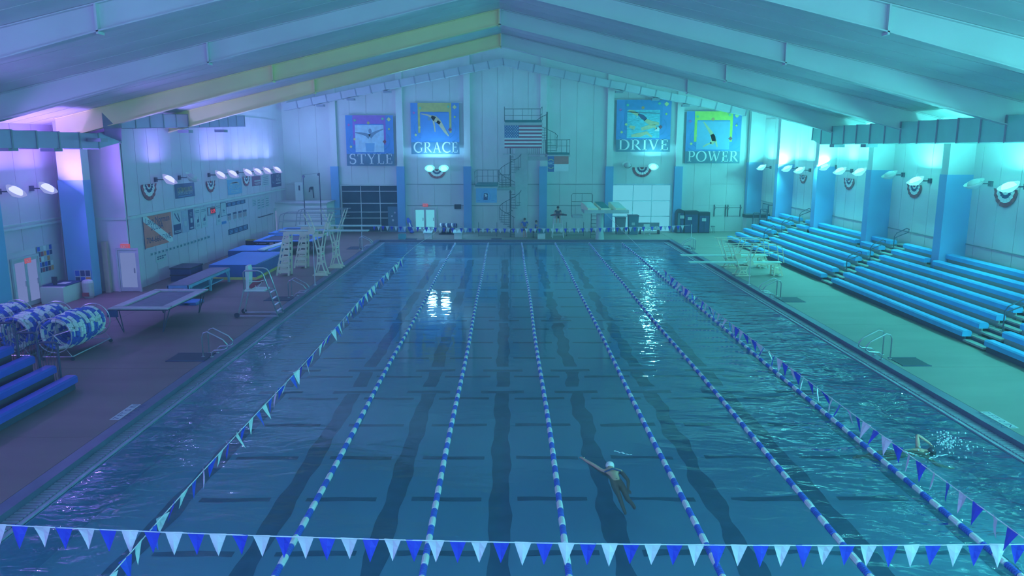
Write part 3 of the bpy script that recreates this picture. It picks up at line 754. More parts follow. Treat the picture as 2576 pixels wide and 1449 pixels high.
# stacked dark boxes
def stack_box(x0, y0, x1, y1, zs, label, m=NAVY, name='storage_box'):
    for k, (a, b) in enumerate(zs):
        t = thing(name, label[k], 'box', ((x0 + x1) / 2, (y0 + y1) / 2, a), 'dark boxes stacked by the left wall')
        MB().box(x0, y0, a, x1, y1, b - .08).build('body', m, t)
        MB().box(x0 - .03, y0 - .03, b - .08, x1 + .03, y1 + .03, b - .002).build('lid', BLACK, t)
stack_box(-18.2, 40.3, -17.1, 41.9, [(ZD, .58), (.58, .95)], ['lower dark navy box stacked by the left wall', 'upper dark navy box stacked by the left wall'])
for k in range(2):
    z = ZD + .36 * k
    t = thing('round_weight_drum', ['lower black drum by the left wall', 'upper black drum with a yellow rim by the left wall'][k], 'drum', (-18.15, 53.2, z), 'black drums by the left wall')
    MB().lathe([(.36, 0), (.38, .03), (.38, .30), (.36, .33)], (-18.15, 53.2, z), 18).build('body', BLACK, t)
    MB().lathe([(.37, .33), (.37, .357), (.30, .357), (.30, .33)], (-18.15, 53.2, z), 18).build('rim', YELLOW if k else GREYLT, t)
for k in range(4):
    t = thing('weight_plate', ['lowest', 'second', 'third', 'topmost'][k] + ' dark slab stacked beside the black drums', 'plate', (-17.4, 53.4, ZD + .17 * k), 'dark slabs by the black drums')
    MB().box(-17.75, 53.0, ZD + .17 * k, -17.05, 53.8, ZD + .17 * k + .12).build('slab_body', BLACK, t); MB().box(-17.76, 52.99, ZD + .17 * k + .12, -17.04, 53.81, ZD + .17 * k + .168).build('pale_edge', PRINTGR, t)
t = thing('loose_board', 'pale green springboard lying on a trestle beside the blue mats', 'board', (-14.0, 47.0, ZD))
p, q = PZ(655, 628, 1.16), PZ(728, 605, 1.4)
m = MB(); d = (q - p); nrm = Vector((-d.y, d.x, 0)).normalized() * .25
m.add([p - nrm, p + nrm, q + nrm, q - nrm, p - nrm - Vector((0, 0, .05)), p + nrm - Vector((0, 0, .05)), q + nrm - Vector((0, 0, .05)), q - nrm - Vector((0, 0, .05))], [(0, 1, 2, 3), (7, 6, 5, 4), (0, 4, 5, 1), (1, 5, 6, 2), (2, 6, 7, 3), (3, 7, 4, 0)])
m.build('board', BOARD, t)
for f in (.12, .85):
    c = p.lerp(q, f)
    if f < .5: MB().box(c.x - .2, c.y - .15, 1.021, c.x + .2, c.y + .15, c.z - .05).build('support_block', LTBLUE, t); continue
    MB().tube([c - nrm - Vector((0, 0, .05)), Vector((c.x - nrm.x * 1.3, c.y - nrm.y * 1.3, ZD))], .03, 6).tube([c + nrm - Vector((0, 0, .05)), Vector((c.x + nrm.x * 1.3, c.y + nrm.y * 1.3, ZD))], .03, 6).build('trestle', LTBLUE, t)

# lifeguard chair
def guard_chair(x, y, s, k, label, buoy=True, wheels=True):
    t = thing('lifeguard_chair', label, 'chair', (x, y, ZD))
    def P(a, b, c): return (x + s * a * k, y + b * k, ZD + c * k)
    for b in (-.38, .38):
        MB().tube([P(.95, b, .03), P(.42, b, 1.85), P(.34, b, 1.97), P(.2, b, 2.02), P(-.35, b, 2.02), P(-.42, b, 1.95), P(-.42, b, 1.2)], .032, 8).build('side_rail', CHROME, t, smooth=True)
        MB().tube([P(-.45, b, 1.2), P(-.75, b, .1)], .03, 8).build('rear_leg', CHROME, t)
        MB().tube([P(.95, b, .06), P(-.72, b, .06)], .03, 8).build('base_rail', CHROME, t)
        if wheels: MB().lathe([(.02, -.03), (.11, -.03), (.11, .03), (.02, .03)], P(-.78, b + (.06 if b > 0 else -.06), .11), 14, 'y').build('wheel', BLACK, t)
    MB().box(*[min(a, b_) for a, b_ in zip(P(-.42, -.36, 1.12), P(.42, .36, 1.2))], *[max(a, b_) for a, b_ in zip(P(-.42, -.36, 1.12), P(.42, .36, 1.2))]).build('seat', WPLAST, t)
    m = MB(); m.prism([P(-.40, 0, 1.2)[::2], P(-.28, 0, 1.2)[::2], P(-.22, 0, 2.0)[::2], P(-.26, 0, 2.2)[::2], P(-.36, 0, 2.2)[::2], P(-.40, 0, 1.9)[::2]], 'xz', y - .22 * k, y + .22 * k); m.build('backrest', WPLAST, t)
    MB().tube([P(-.44, -.38, 1.12), P(.58, -.38, 1.12)], .02, 6).tube([P(-.44, .38, 1.12), P(.58, .38, 1.12)], .02, 6).build('seat_bar', CHROME, t)
    for c in (.25, .52, .79, 1.06):
        f = (c - .03) / 1.82; a = .95 - .53 * f
        MB().cbox(P(a, 0, c), (.10 * k, .72 * k, .03 * k)).build('rung', CHROME, t)
    MB().tube([P(.45, -.36, 1.62), P(.2, -.36, 1.55), P(-.2, -.36, 1.55)], .022, 6).build('armrest', WPLAST, t)
    return t
guard_chair(-10.75, 31.9, 1, 1.0, 'white lifeguard chair with ladder and wheels on the left pool edge')
def buoy(c, label):
    t = thing('rescue_tube', label, 'rescue tube', c)
    m = MB(); m.tube([Vector(c) + Vector((.0 + .55 * i / 6, -.05 + .02 * i, .04 + .30 * math.sin(i / 6 * 1.6))) for i in range(7)], [.06, .10, .11, .11, .11, .10, .06], 10); m.build('tube_body', RED, t, smooth=True)
    m = MB(); m.tube([Vector(c) + Vector((.2, -.04, .24)), Vector(c) + Vector((.3, -.16, .0)), Vector(c) + Vector((.52, -.06, .28))], .014, 5); m.build('strap', PRINTW, t)
buoy((-10.98, 31.75, 1.42), 'red rescue tube lying on the seat of the left lifeguard chair')

# lane-rope reels
def reel(x, y0, y1, R, label, seed):
    t = thing('reel_cart', 'white wheeled ' + label, 'reel', (x, (y0 + y1) / 2, ZD), 'lane rope reels by the left bleacher')
    zc = ZD + .28 + R
    for yy in (y0, y1):
        MB().tube([(x + R * math.cos(a * PI / 14), yy, zc + R * math.sin(a * PI / 14)) for a in range(28)], .018, 6, closed=True).build('hoop', CHROME, t)
        m = MB()
        for a in range(6): m.tube([(x, yy, zc), (x + R * math.cos(a * PI / 3 + .3), yy, zc + R * math.sin(a * PI / 3 + .3))], .013, 5)
        m.build('spokes', CHROME, t)
        MB().tube([(x, yy, zc), (x - .45, yy, ZD + .14), (x + .55, yy, ZD + .14), (x, yy, zc)], .022, 6).build('side_frame', CHROME, t)
    MB().tube([(x, y0, zc), (x, y1, zc)], .05, 8).build('axle', CHROME, t)
    for xx in (x - .45, x + .55):
        MB().tube([(xx, y0, ZD + .14), (xx, y1, ZD + .14)], .022, 6).build('base_bar', CHROME, t)
        for yy in (y0, y1): MB().lathe([(.02, -.02), (.07, -.02), (.07, .02), (.02, .02)], (xx, yy, ZD + .07), 10, 'y').build('caster', BLACK, t)
    r2 = random.Random(seed)
    w = thing('wound_lane_rope', 'blue and white lane rope wound on the ' + label, 'lane rope', (x, (y0 + y1) / 2, zc), 'wound lane ropes on the reels')
    n = int((y1 - y0 - .1) / .135)
    wm, bmm = MB(), MB()
    for i in range(n):
        yy = y0 + .1 + .135 * i; rr = R * (.80 + .14 * math.sin(PI * (i + .5) / n)) ; off = r2.random() * 6
        segs = 20
        for k in range(segs):
            a0 = 2 * PI * k / segs + off; a1 = a0 + 2 * PI / segs * .96
            rk = rr * (1 + r2.uniform(-.03, .03))
            m = wm if ((k + int(off)) // 3) % 2 == 0 else bmm
            m.tube([(x + rk * math.cos(a), yy + (a - off) / (2 * PI) * .135, zc + rk * math.sin(a)) for a in (a0, (a0 + a1) / 2, a1)], .064, 6)
    tag(wm.build('white_floats', WPLAST, w), kind='stuff'); tag(bmm.build('blue_floats', BPLAST, w), kind='stuff')
reel(-15.35, 24.9, 27.4, .60, 'lane rope reel nearest the pool', 1); reel(-16.9, 25.1, 27.8, .60, 'lane rope reel in the middle of three', 5); reel(-18.45, 25.2, 27.9, .62, 'lane rope reel nearest the entrance doors', 9)

# springboards
GRAIL = mat('grey_painted_rail', (.36, .42, .46), .5)
def springboard(xt, xf, xr, y, zb, s, label, grp):
    """xt tip, xf front stand, xr rear ladder, s=+1 points to +x"""
    t = thing('springboard', label, 'diving board', (xf, y, ZD), grp); tall_ = zb > 2
    MB().box(min(xt, xr - s * .25), y - .26, zb - .05, max(xt, xr - s * .25), y + .26, zb).build('board', BOARD, t)
    MB().box(min(xf, xr) , y - .34, zb - (.2 if tall_ else .13), max(xf, xr), y - .26, zb - .06).box(min(xf, xr), y + .26, zb - (.2 if tall_ else .13), max(xf, xr), y + .34, zb - .06).build('board_beam', CREAM, t)
    hz = zb - .2 - ZD
    tall = hz > 1.5
    prof = [(0, .37), (.06, .33), (.14, .26), (.28, .17), (.5, .125), (.66, .16), (.84, .25), (1, .30)] if tall else [(0, .36), (.2, .26), (.5, .17), (.8, .22), (1, .30)]
    def hw(f):
        for (a, b), (c, d) in zip(prof, prof[1:]):
            if f <= c: return b + (d - b) * (f - a) / (c - a)
        return prof[-1][1]
    for dy in (-.33, .33):
        m = MB(); yy = y + dy; st = .06
        N = 14
        for i in range(N):
            f0, f1 = i / N, (i + 1) / N
            for sg in (-1, 1):
                m.prism([(xf + sg * hw(f0), ZD + hz * f0), (xf + sg * (hw(f0) - st), ZD + hz * f0), (xf + sg * (hw(f1) - st), ZD + hz * f1), (xf + sg * hw(f1), ZD + hz * f1)], 'xz', yy - .035, yy + .035)
        for f in ((.0, .07), (.27, .33), (.42, .45), (.53, .56), (.64, .68), (.94, 1.0)) if tall else ((0, .12), (.5, .62), (.88, 1)):
            a, b = f; m.prism([(xf - hw(a), ZD + hz * a), (xf + hw(a), ZD + hz * a), (xf + hw(b), ZD + hz * b), (xf - hw(b), ZD + hz * b)], 'xz', yy - .03, yy + .03)
        m.box(xf - .42, yy - .07, ZD, xf + .42, yy + .07, ZD + .06)
        m.build('stand_plate', CREAM, t)
    MB().box(xf - .1, y - .3, ZD + hz * .5, xf + .1, y + .3, ZD + hz * .53).build('stand_bridge', CREAM, t); MB().box(xf - .3, y - .33, zb - .24, xf + .3, y + .33, zb - .18).build('fulcrum_bed', CREAM, t)
    xw = xf - s * .35
    MB().lathe([(.05, -.09), (.19, -.09), (.19, -.02), (.05, -.02)], (xw, y - .33, zb - .02), 18, 'y').build('fulcrum_wheel', CREAM, t)
    # rear ladder
    w0, w1 = (.38, .16) if tall else (.28, .16)
    lean = .18 if tall else .05
    for dy in (-.3, .3):
        m = MB(); yy = y + dy
        for sg in (-1, 1):
            m.prism([(xr + sg * w0 - s * lean, ZD), (xr + sg * (w0 - .09) - s * lean, ZD), (xr + sg * (w1 - .06) + s * lean, zb - .06), (xr + sg * w1 + s * lean, zb - .06)], 'xz', yy - .03, yy + .03)
        n = 7 if tall else 2
        for i in range(n):
            f = (i + .7) / (n + .3); ww = w0 + (w1 - w0) * f; xc = xr - s * lean + 2 * s * lean * f; z = ZD + (zb - ZD) * f
            h = .17 if tall else .07
            m.box(xc - ww, yy - .028, z - h / 2, xc + ww, yy + .028, z + h / 2)
        m.build('ladder_plate', CREAM, t)
    n = 9 if tall else 3
    for i in range(n):
        f = (i + .6) / n; xc = xr - s * lean + 2 * s * lean * f; z = ZD + (zb - ZD) * f
        MB().box(xc - .14, y - .27, z - .02, xc + .14, y + .27, z + .02).build('step', CREAM, t)
    # handrails and V arms
    for dy in (-.42, .42):
        yy = y + dy; xe = xf + s * .9; xb = xr - s * .15
        MB().tube([(xe, yy, zb + .98), (xb + s * .28, yy, zb + .98), (xb + s * .1, yy, zb + .92), (xb, yy, zb + .78), (xb - s * .12, yy, zb)], .024, 7).build('handrail', GRAIL if tall else CREAM, t)
        MB().tube([(xe - s * .1, yy, zb + .52), (xb - s * .03, yy, zb + .52)], .02, 6).build('mid_rail', GRAIL if tall else CREAM, t)
        for (xa, xb2) in ((xf + s * .28, xf + s * .72), (xf - s * .28, xf - s * .75)):
            MB().tube([(xa, yy - .06 * (1 if dy > 0 else -1), zb - .2), (xb2, yy, zb + .98)], .034, 6).build('v_arm', CREAM, t)
    return t
A = springboard(-7.85, -10.6, -12.55, 42.5, 2.75, 1, 'tall cream springboard on the left deck, nearer of the two', 'springboards on the left deck')
copy_tree(A, (-10.35, 45.2, ZD), 'tall cream springboard on the left deck, farther of the two')
B = springboard(10.25, 13.25, 15.2, 42.2, .97, -1, 'low cream springboard on the right deck, nearer of the two', 'low springboards on the right deck')
copy_tree(B, (13.4, 45.0, ZD), 'low cream springboard on the right deck, farther of the two')

# entrance corner
cb = thing('service_counter', 'white counter with dark top by the near left wall', 'counter', (-20.9, 34.5, ZD))
p0 = PZ(205, 757, ZD); c0 = PZ(182, 758, ZD)
x0c, x1c, y0c, y1c = -21.6, -20.55, 34.4, 36.0
MB().box(x0c, y0c, ZD, x1c, y1c, .98).build('body', WHITE, cb); MB().box(x0c - .03, y0c + .25, .98, x1c + .03, y1c + .02, 1.02).build('worktop', NAVY, cb)
t = thing('monitor', 'small dark screen standing on the white counter', 'monitor', (-21.2, 34.9, 1.02)); MB().box(-21.3, 34.85, 1.10, -21.05, 34.9, 1.40).build('screen', BLACK, t); MB().box(-21.22, 34.8, 1.02, -21.12, 34.95, 1.10).build('foot', BLACK, t)
t = thing('paper_sheet', 'white paper lying on the dark counter top', 'paper', (-20.95, 35.3, 1.021)); MB().box(-21.2, 35.05, 1.021, -20.8, 35.6, 1.026).build('sheet', PRINTW, t)
def patch_board(O, X, N, w, h, nx, nz, cols, label, name, loc):
    t = thing(name, label, 'board', loc); O, X, N = Vector(O), Vector(X), Vector(N); Z = Vector((0, 0, 1)); rr = random.Random(len(label))
    def q(u0, v0, u1, v1, o0, o1, nm, m):
        b = MB(); vs = [O + X * u + Z * v + N * o for o in (o0, o1) for v in (v0, v1) for u in (u0, u1)]
        b.add(vs, [(0, 2, 3, 1), (4, 5, 7, 6), (0, 1, 5, 4), (2, 6, 7, 3), (0, 4, 6, 2), (1, 3, 7, 5)]); return b.build(nm, m, t)
    q(0, 0, w, h, 0, .02, 'backing', PRINTGR)
    for i in range(nx):
        for j in range(nz):
            q(w * i / nx + .02, h * j / nz + .02, w * (i + 1) / nx - .02, h * (j + 1) / nz - .02, .021, .028, 'printed_square', cols[(i * 3 + j * 2 + rr.randint(0, 1)) % len(cols)])
ORG_ = mat('orange_print', (.80, .36, .14), .6)
ql = PX(150, 690, XWN + .04)
patch_board((XWN + .035, 34.9, 1.55), (0, 1, 0), (1, 0, 0), 1.15, 1.25, 5, 5, [PRINTK, ORG_, PRINTW, BPLAST, RED, PRINTGR], 'blue, orange and white notice board on the near left wall', 'notice_board', (XWN + .035, 35.5, 1.6))
patch_board((-20.95, 36.2, .55), (1, 0, 0), (0, -1, 0), .75, .95, 3, 3, [ORG_, BPLAST, PRINTW, PRINTK], 'orange and blue checked board leaning on the blue column', 'checked_board', (-20.6, 36.2, .55))
t = thing('grey_bin', 'grey rounded bin at the foot of the blue column', 'bin', (-20.45, 35.75, ZD)); MB().lathe([(.2, 0), (.24, .1), (.26, .75), (.22, .85), (.1, .9)], (-20.2, 35.85, ZD), 14).build('body', GREYLT, t); MB().box(-20.35, 35.56, ZD + .12, -20.05, 35.62, ZD + .3).build('red_panel', RED, t)
t = thing('wood_post', 'narrow tan board leaning in the wall corner by the exit door', 'board', (-20.0, 37.3, ZD)); MB().box(-20.1, 37.2, ZD, -19.85, 37.4, 2.75).build('plank', mat('tan_board', (.52, .46, .38), .6), t)
# doors on the left
def glass_door(name, O, X, N, w, h, leaves, label, gm, fm):
    O, X, N = Vector(O), Vector(X), Vector(N); Z = Vector((0, 0, 1))
    r = struct(thing(name, label, 'door', tuple(O)), label)
    def q(u0, v0, u1, v1, o0, o1, nm, m, par):
        b = MB(); vs = [O + X * u + Z * v + N * o for o in (o0, o1) for v in (v0, v1) for u in (u0, u1)]
        b.add(vs, [(0, 2, 3, 1), (4, 5, 7, 6), (0, 1, 5, 4), (2, 6, 7, 3), (0, 4, 6, 2), (1, 3, 7, 5)]); return b.build(nm, m, par)
    for (a, b, c, d) in ((-.1, 0, 0, h + .1), (w, 0, w + .1, h + .1), (0, h, w, h + .1)): q(a, b, c, d, 0, .09, 'frame', fm, r)
    lw = w / leaves
    for i in range(leaves):
        u = lw * i; q(u + .01, .02, u + .09, h - .01, .01, .06, 'stile', fm, r); q(u + lw - .09, .02, u + lw - .01, h - .01, .01, .06, 'stile', fm, r)
        q(u + .09, h - .13, u + lw - .09, h - .01, .01, .06, 'rail', fm, r); q(u + .09, .02, u + lw - .09, .22, .01, .06, 'rail', fm, r)
        q(u + .09, .22, u + lw - .09, h - .13, .02, .04, 'pane', gm, r); q(u + lw - .2, .95, u + lw - .14, 1.2, .06, .1, 'handle', CHROME, r)
    return r
glass_door('door_1', (XWN + .03, 33.05, ZD), (0, 1, 0), (1, 0, 0), 1.75, 2.2, 2, 'bright double entrance door on the near left wall', DAYV, PRINTGR)
glass_door('door_2', (XWN + .03, 31.2, ZD), (0, 1, 0), (1, 0, 0), 1.25, 2.2, 1, 'bright single entrance door at the left edge of the photo', DAYV, PRINTGR)
q0, q1 = PY(305, 730, 37.45), PY(345, 730, 37.45)
glass_door('door_3', (q0.x, 37.5, ZD), (1, 0, 0), (0, -1, 0), .95, 2.1, 1, 'bright exit door beside the blue column on the left', DAYV, PRINTGR)
def exit_sign(O, X, N, label):
    O, X, N = Vector(O), Vector(X), Vector(N); t = thing('exit_sign', label, 'sign', tuple(O), 'red exit signs')
    b = MB(); Z = Vector((0, 0, 1)); vs = [O + X * u + Z * v + N * o for o in (0, .08) for v in (-.12, .12) for u in (-.22, .22)]
    b.add(vs, [(0, 2, 3, 1), (4, 5, 7, 6), (0, 1, 5, 4), (2, 6, 7, 3), (0, 4, 6, 2), (1, 3, 7, 5)]); b.build('housing', EXITR, t)
    textmesh('EXIT', .2, PRINTW, 'lettering', t, O=O + N * .085 - Z * .07, X=X, Y=Z, width=.34)
p = PX(66, 655, XWN + .03); exit_sign((XWN + .03, p.y, p.z), (0, 1, 0), (1, 0, 0), 'red exit sign above the bright double door')
p = PY(316, 620, 37.5); exit_sign((p.x, 37.5, p.z), (1, 0, 0), (0, -1, 0), 'red exit sign above the door beside the blue column')
p = PY(1070, 516, YW - .04); exit_sign((p.x, YW - .04, p.z), (1, 0, 0), (0, -1, 0), 'red exit sign above the far double door')

# ================================================================== DUCTS
def duct(pts, w, h, label, joints, diff=()):
    t = thing('air_duct', label, 'duct', pts[0], 'ducts along the side walls')
    for i, (a, b) in enumerate(zip(pts, pts[1:])):
        a, b = Vector(a), Vector(b); d = (b - a); L = d.length; d.normalize(); n = max(1, round(L / joints)); s = d.cross(Vector((0, 0, 1))).normalized(); u = s.cross(d)
        for k in range(n):
            p, q = a + d * (L * k / n + .012), a + d * (L * (k + 1) / n - .012); m = MB()
            m.add([r + s * sx * w / 2 + u * sz * h / 2 for r in (p, q) for sz in (-1, 1) for sx in (-1, 1)], [(0, 2, 3, 1), (4, 5, 7, 6), (0, 1, 5, 4), (2, 6, 7, 3), (0, 4, 6, 2), (1, 3, 7, 5)])
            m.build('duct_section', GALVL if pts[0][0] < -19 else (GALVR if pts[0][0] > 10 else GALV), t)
            m = MB(); e = .03; p2, q2 = q - d * .03, q + d * .054
            m.add([r + s * sx * (w / 2 + e) + u * sz * (h / 2 + e) for r in (p2, q2) for sz in (-1, 1) for sx in (-1, 1)], [(0, 2, 3, 1), (4, 5, 7, 6), (0, 1, 5, 4), (2, 6, 7, 3), (0, 4, 6, 2), (1, 3, 7, 5)])
            m.build('flange', GALVD, t)
    for (x, y, z) in diff: MB().box(x - .3, y - .3, z - .16, x + .3, y + .3, z).build('diffuser', GALVD, t)
    return t
# left: low run near the camera, an elbow up, then a higher run to the far end
yB = PX(250, 350, -19.3).y; yC, yD = PX(308, 310, -18.0).y, PX(600, 305, -18.0).y
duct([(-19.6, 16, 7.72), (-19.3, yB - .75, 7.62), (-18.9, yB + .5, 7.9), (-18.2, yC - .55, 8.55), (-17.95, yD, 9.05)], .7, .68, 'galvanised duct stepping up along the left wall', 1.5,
     [(-19.4, PX(15, 380, -19.4).y, 7.36), (-19.4, PX(130, 380, -19.4).y, 7.33), (-18.6, yC - 1.2, 7.75), (-17.9, PX(466, 325, -17.9).y, 8.28), (-17.9, PX(556, 327, -17.9).y, 8.42)])
# right run
yR = PX(2085, 345, 18.6).y
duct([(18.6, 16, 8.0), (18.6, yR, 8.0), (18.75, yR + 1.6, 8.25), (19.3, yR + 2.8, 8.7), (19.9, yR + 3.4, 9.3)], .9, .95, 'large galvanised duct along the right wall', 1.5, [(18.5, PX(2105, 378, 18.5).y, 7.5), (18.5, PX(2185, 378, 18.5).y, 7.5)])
# sloped duct under the far gable
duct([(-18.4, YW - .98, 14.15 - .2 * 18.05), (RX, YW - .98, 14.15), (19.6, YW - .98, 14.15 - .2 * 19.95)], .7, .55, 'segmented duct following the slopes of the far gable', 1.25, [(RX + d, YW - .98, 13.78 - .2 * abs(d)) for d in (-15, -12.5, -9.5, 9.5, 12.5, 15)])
# ================================================================== PRINT HELPERS
class Plane:
    def __init__(s, O, X, N): s.O, s.X, s.N, s.Z = Vector(O), Vector(X), Vector(N), Vector((0, 0, 1))
    def P(s, u, v, o=0): return s.O + s.X * u + s.Z * v + s.N * o
    def slab(s, poly, o0, o1, b=None):
        b = b or MB(); n = len(poly)
        b.add([s.P(u, v, o1) for u, v in poly] + [s.P(u, v, o0) for u, v in poly], [tuple(range(n)), tuple(range(n, 2 * n))[::-1]] + [(i, n + i, n + (i + 1) % n, (i + 1) % n) for i in range(n)])
        return b
    def rect(s, u0, v0, u1, v1, o0, o1, b=None): return s.slab([(u0, v0), (u1, v0), (u1, v1), (u0, v1)], o0, o1, b)
def ribbon(pts, w):
    L, R = [], []
    for i, p in enumerate(pts):
        a, b = pts[max(0, i - 1)], pts[min(len(pts) - 1, i + 1)]
        dx, dy = b[0] - a[0], b[1] - a[1]; l = math.hypot(dx, dy) or 1
        ww = w[i] if isinstance(w, (list, tuple)) else w
        L.append((p[0] - dy / l * ww / 2, p[1] + dx / l * ww / 2)); R.append((p[0] + dy / l * ww / 2, p[1] - dx / l * ww / 2))
    return [[L[i], L[i + 1], R[i + 1], R[i]] for i in range(len(pts) - 1)]
def arc(cx, cy, rx, ry, a0, a1, n=14): return [(cx + rx * math.cos(math.radians(a0 + (a1 - a0) * i / n)), cy + ry * math.sin(math.radians(a0 + (a1 - a0) * i / n))) for i in range(n + 1)]
TK, TN, SF = .13, .055, .045
def serif(x, y, w=.17): return [[(x - w, y), (x + w, y), (x + w, y + SF), (x - w, y + SF)]]
def aw(n, a, b): return [a + (b - a) * abs(math.sin(PI * i / n)) for i in range(n + 1)]
def vstem(x): return [[(x - TK / 2, 0), (x + TK / 2, 0), (x + TK / 2, 1), (x - TK / 2, 1)]]
def tick(x, y0, y1): return [[(x - .025, y0), (x + .025, y0), (x + .025, y1), (x - .025, y1)]]
GL = {
 'I': (.36, vstem(.18) + serif(.18, 0) + serif(.18, .955)),
 'L': (.62, vstem(.16) + serif(.16, .955) + serif(.1, 0, .1) + [[(.1, 0), (.58, 0), (.58, TN), (.1, TN)]] + tick(.57, 0, .26)),
 'E': (.64, vstem(.16) + serif(.12, 0, .12) + serif(.12, .955, .12) + [[(.1, 0), (.58, 0), (.58, TN), (.1, TN)], [(.1, .945), (.55, .945), (.55, 1), (.1, 1)], [(.1, .49), (.44, .49), (.44, .545), (.1, .545)]] + tick(.57, 0, .25) + tick(.54, .77, 1) + tick(.44, .40, .63)),
 'T': (.74, vstem(.37) + serif(.37, 0) + [[(.02, .945), (.72, .945), (.72, 1), (.02, 1)]] + tick(.04, .76, 1) + tick(.70, .76, 1)),
 'Y': (.78, [[(.39 - TK / 2, 0), (.39 + TK / 2, 0), (.39 + TK / 2, .46), (.39 - TK / 2, .46)]] + ribbon([(.12, .97), (.39, .44)], .12) + ribbon([(.66, .97), (.40, .44)], TN) + serif(.39, 0) + serif(.13, .955, .13) + serif(.66, .955, .11)),
 'V': (.84, ribbon([(.13, .97), (.44, .02)], .135) + ribbon([(.71, .97), (.44, .02)], TN) + serif(.14, .955, .14) + serif(.71, .955, .12)),
 'A': (.86, ribbon([(.72, .02), (.42, 1.0)], .135) + ribbon([(.13, .02), (.42, 1.0)], TN) + [[(.22, .32), (.62, .32), (.62, .37), (.22, .37)]] + serif(.72, 0, .14) + serif(.13, 0, .12)),
 'W': (1.2, ribbon([(.13, .97), (.38, .02)], .13) + ribbon([(.62, .9), (.38, .02)], TN) + ribbon([(.55, .97), (.82, .02)], .13) + ribbon([(1.08, .97), (.82, .02)], TN) + serif(.13, .955, .12) + serif(.57, .955, .12) + serif(1.08, .955, .1)),
 'R': (.80, vstem(.16) + serif(.16, 0) + serif(.1, .955, .1) + ribbon([(.16, .97)] + arc(.34, .735, .24, .24, 90, -90) + [(.16, .50)], [TN] + aw(14, TN, .14) + [TN]) + ribbon([(.34, .5), (.72, .03)], .13) + serif(.72, 0, .09)),
 'P': (.66, vstem(.16) + serif(.16, 0) + serif(.1, .955, .1) + ribbon([(.16, .97)] + arc(.34, .72, .25, .255, 90, -90) + [(.16, .465)], [TN] + aw(14, TN, .14) + [TN])),
 'D': (.86, vstem(.16) + serif(.1, 0, .1) + serif(.1, .955, .1) + ribbon([(.16, .97)] + arc(.36, .5, .42, .475, 90, -90) + [(.16, .025)], [TN] + aw(14, TN, .15) + [TN])),
 'O': (.98, ribbon(arc(.49, .5, .42, .48, 0, 360, 28), [TN + (.15 - TN) * abs(math.cos(2 * PI * i / 28)) for i in range(29)])),
 'C': (.86, ribbon(arc(.49, .5, .42, .48, 42, 318, 22), [TN + (.15 - TN) * abs(math.sin(PI * i / 22)) for i in range(23)]) + tick(.79, .72, .98) + tick(.79, .04, .24)),
 'G': (.92, ribbon(arc(.49, .5, .42, .48, 42, 318, 22), [TN + (.15 - TN) * abs(math.sin(PI * i / 22)) for i in range(23)]) + tick(.79, .72, .98) + [[(.72, .06), (.84, .1), (.84, .44), (.72, .44)]] + serif(.77, .42, .15)),
 'S': (.62, ribbon(arc(.32, .735, .22, .235, 40, 250, 14) + arc(.31, .27, .25, .25, 70, -150, 14), [TN] + [.06 + .07 * math.sin(PI * i / 28) for i in range(28)] + [TN]) + tick(.5, .74, .98) + tick(.08, .03, .27)),
}
def serif_word(pl, word, u0, u1, v0, h, o0, o1, m, parent):
    tot = sum(GL[c][0] for c in word) + .10 * (len(word) - 1); k = (u1 - u0) / tot; u = u0
    for c in word:
        b = MB()
        for q in GL[c][1]: pl.slab([(u + x * k, v0 + y * h) for x, y in q], o0, o1, b)
        tag(b.build('letter', m, parent), None)
        u += (GL[c][0] + .10) * k
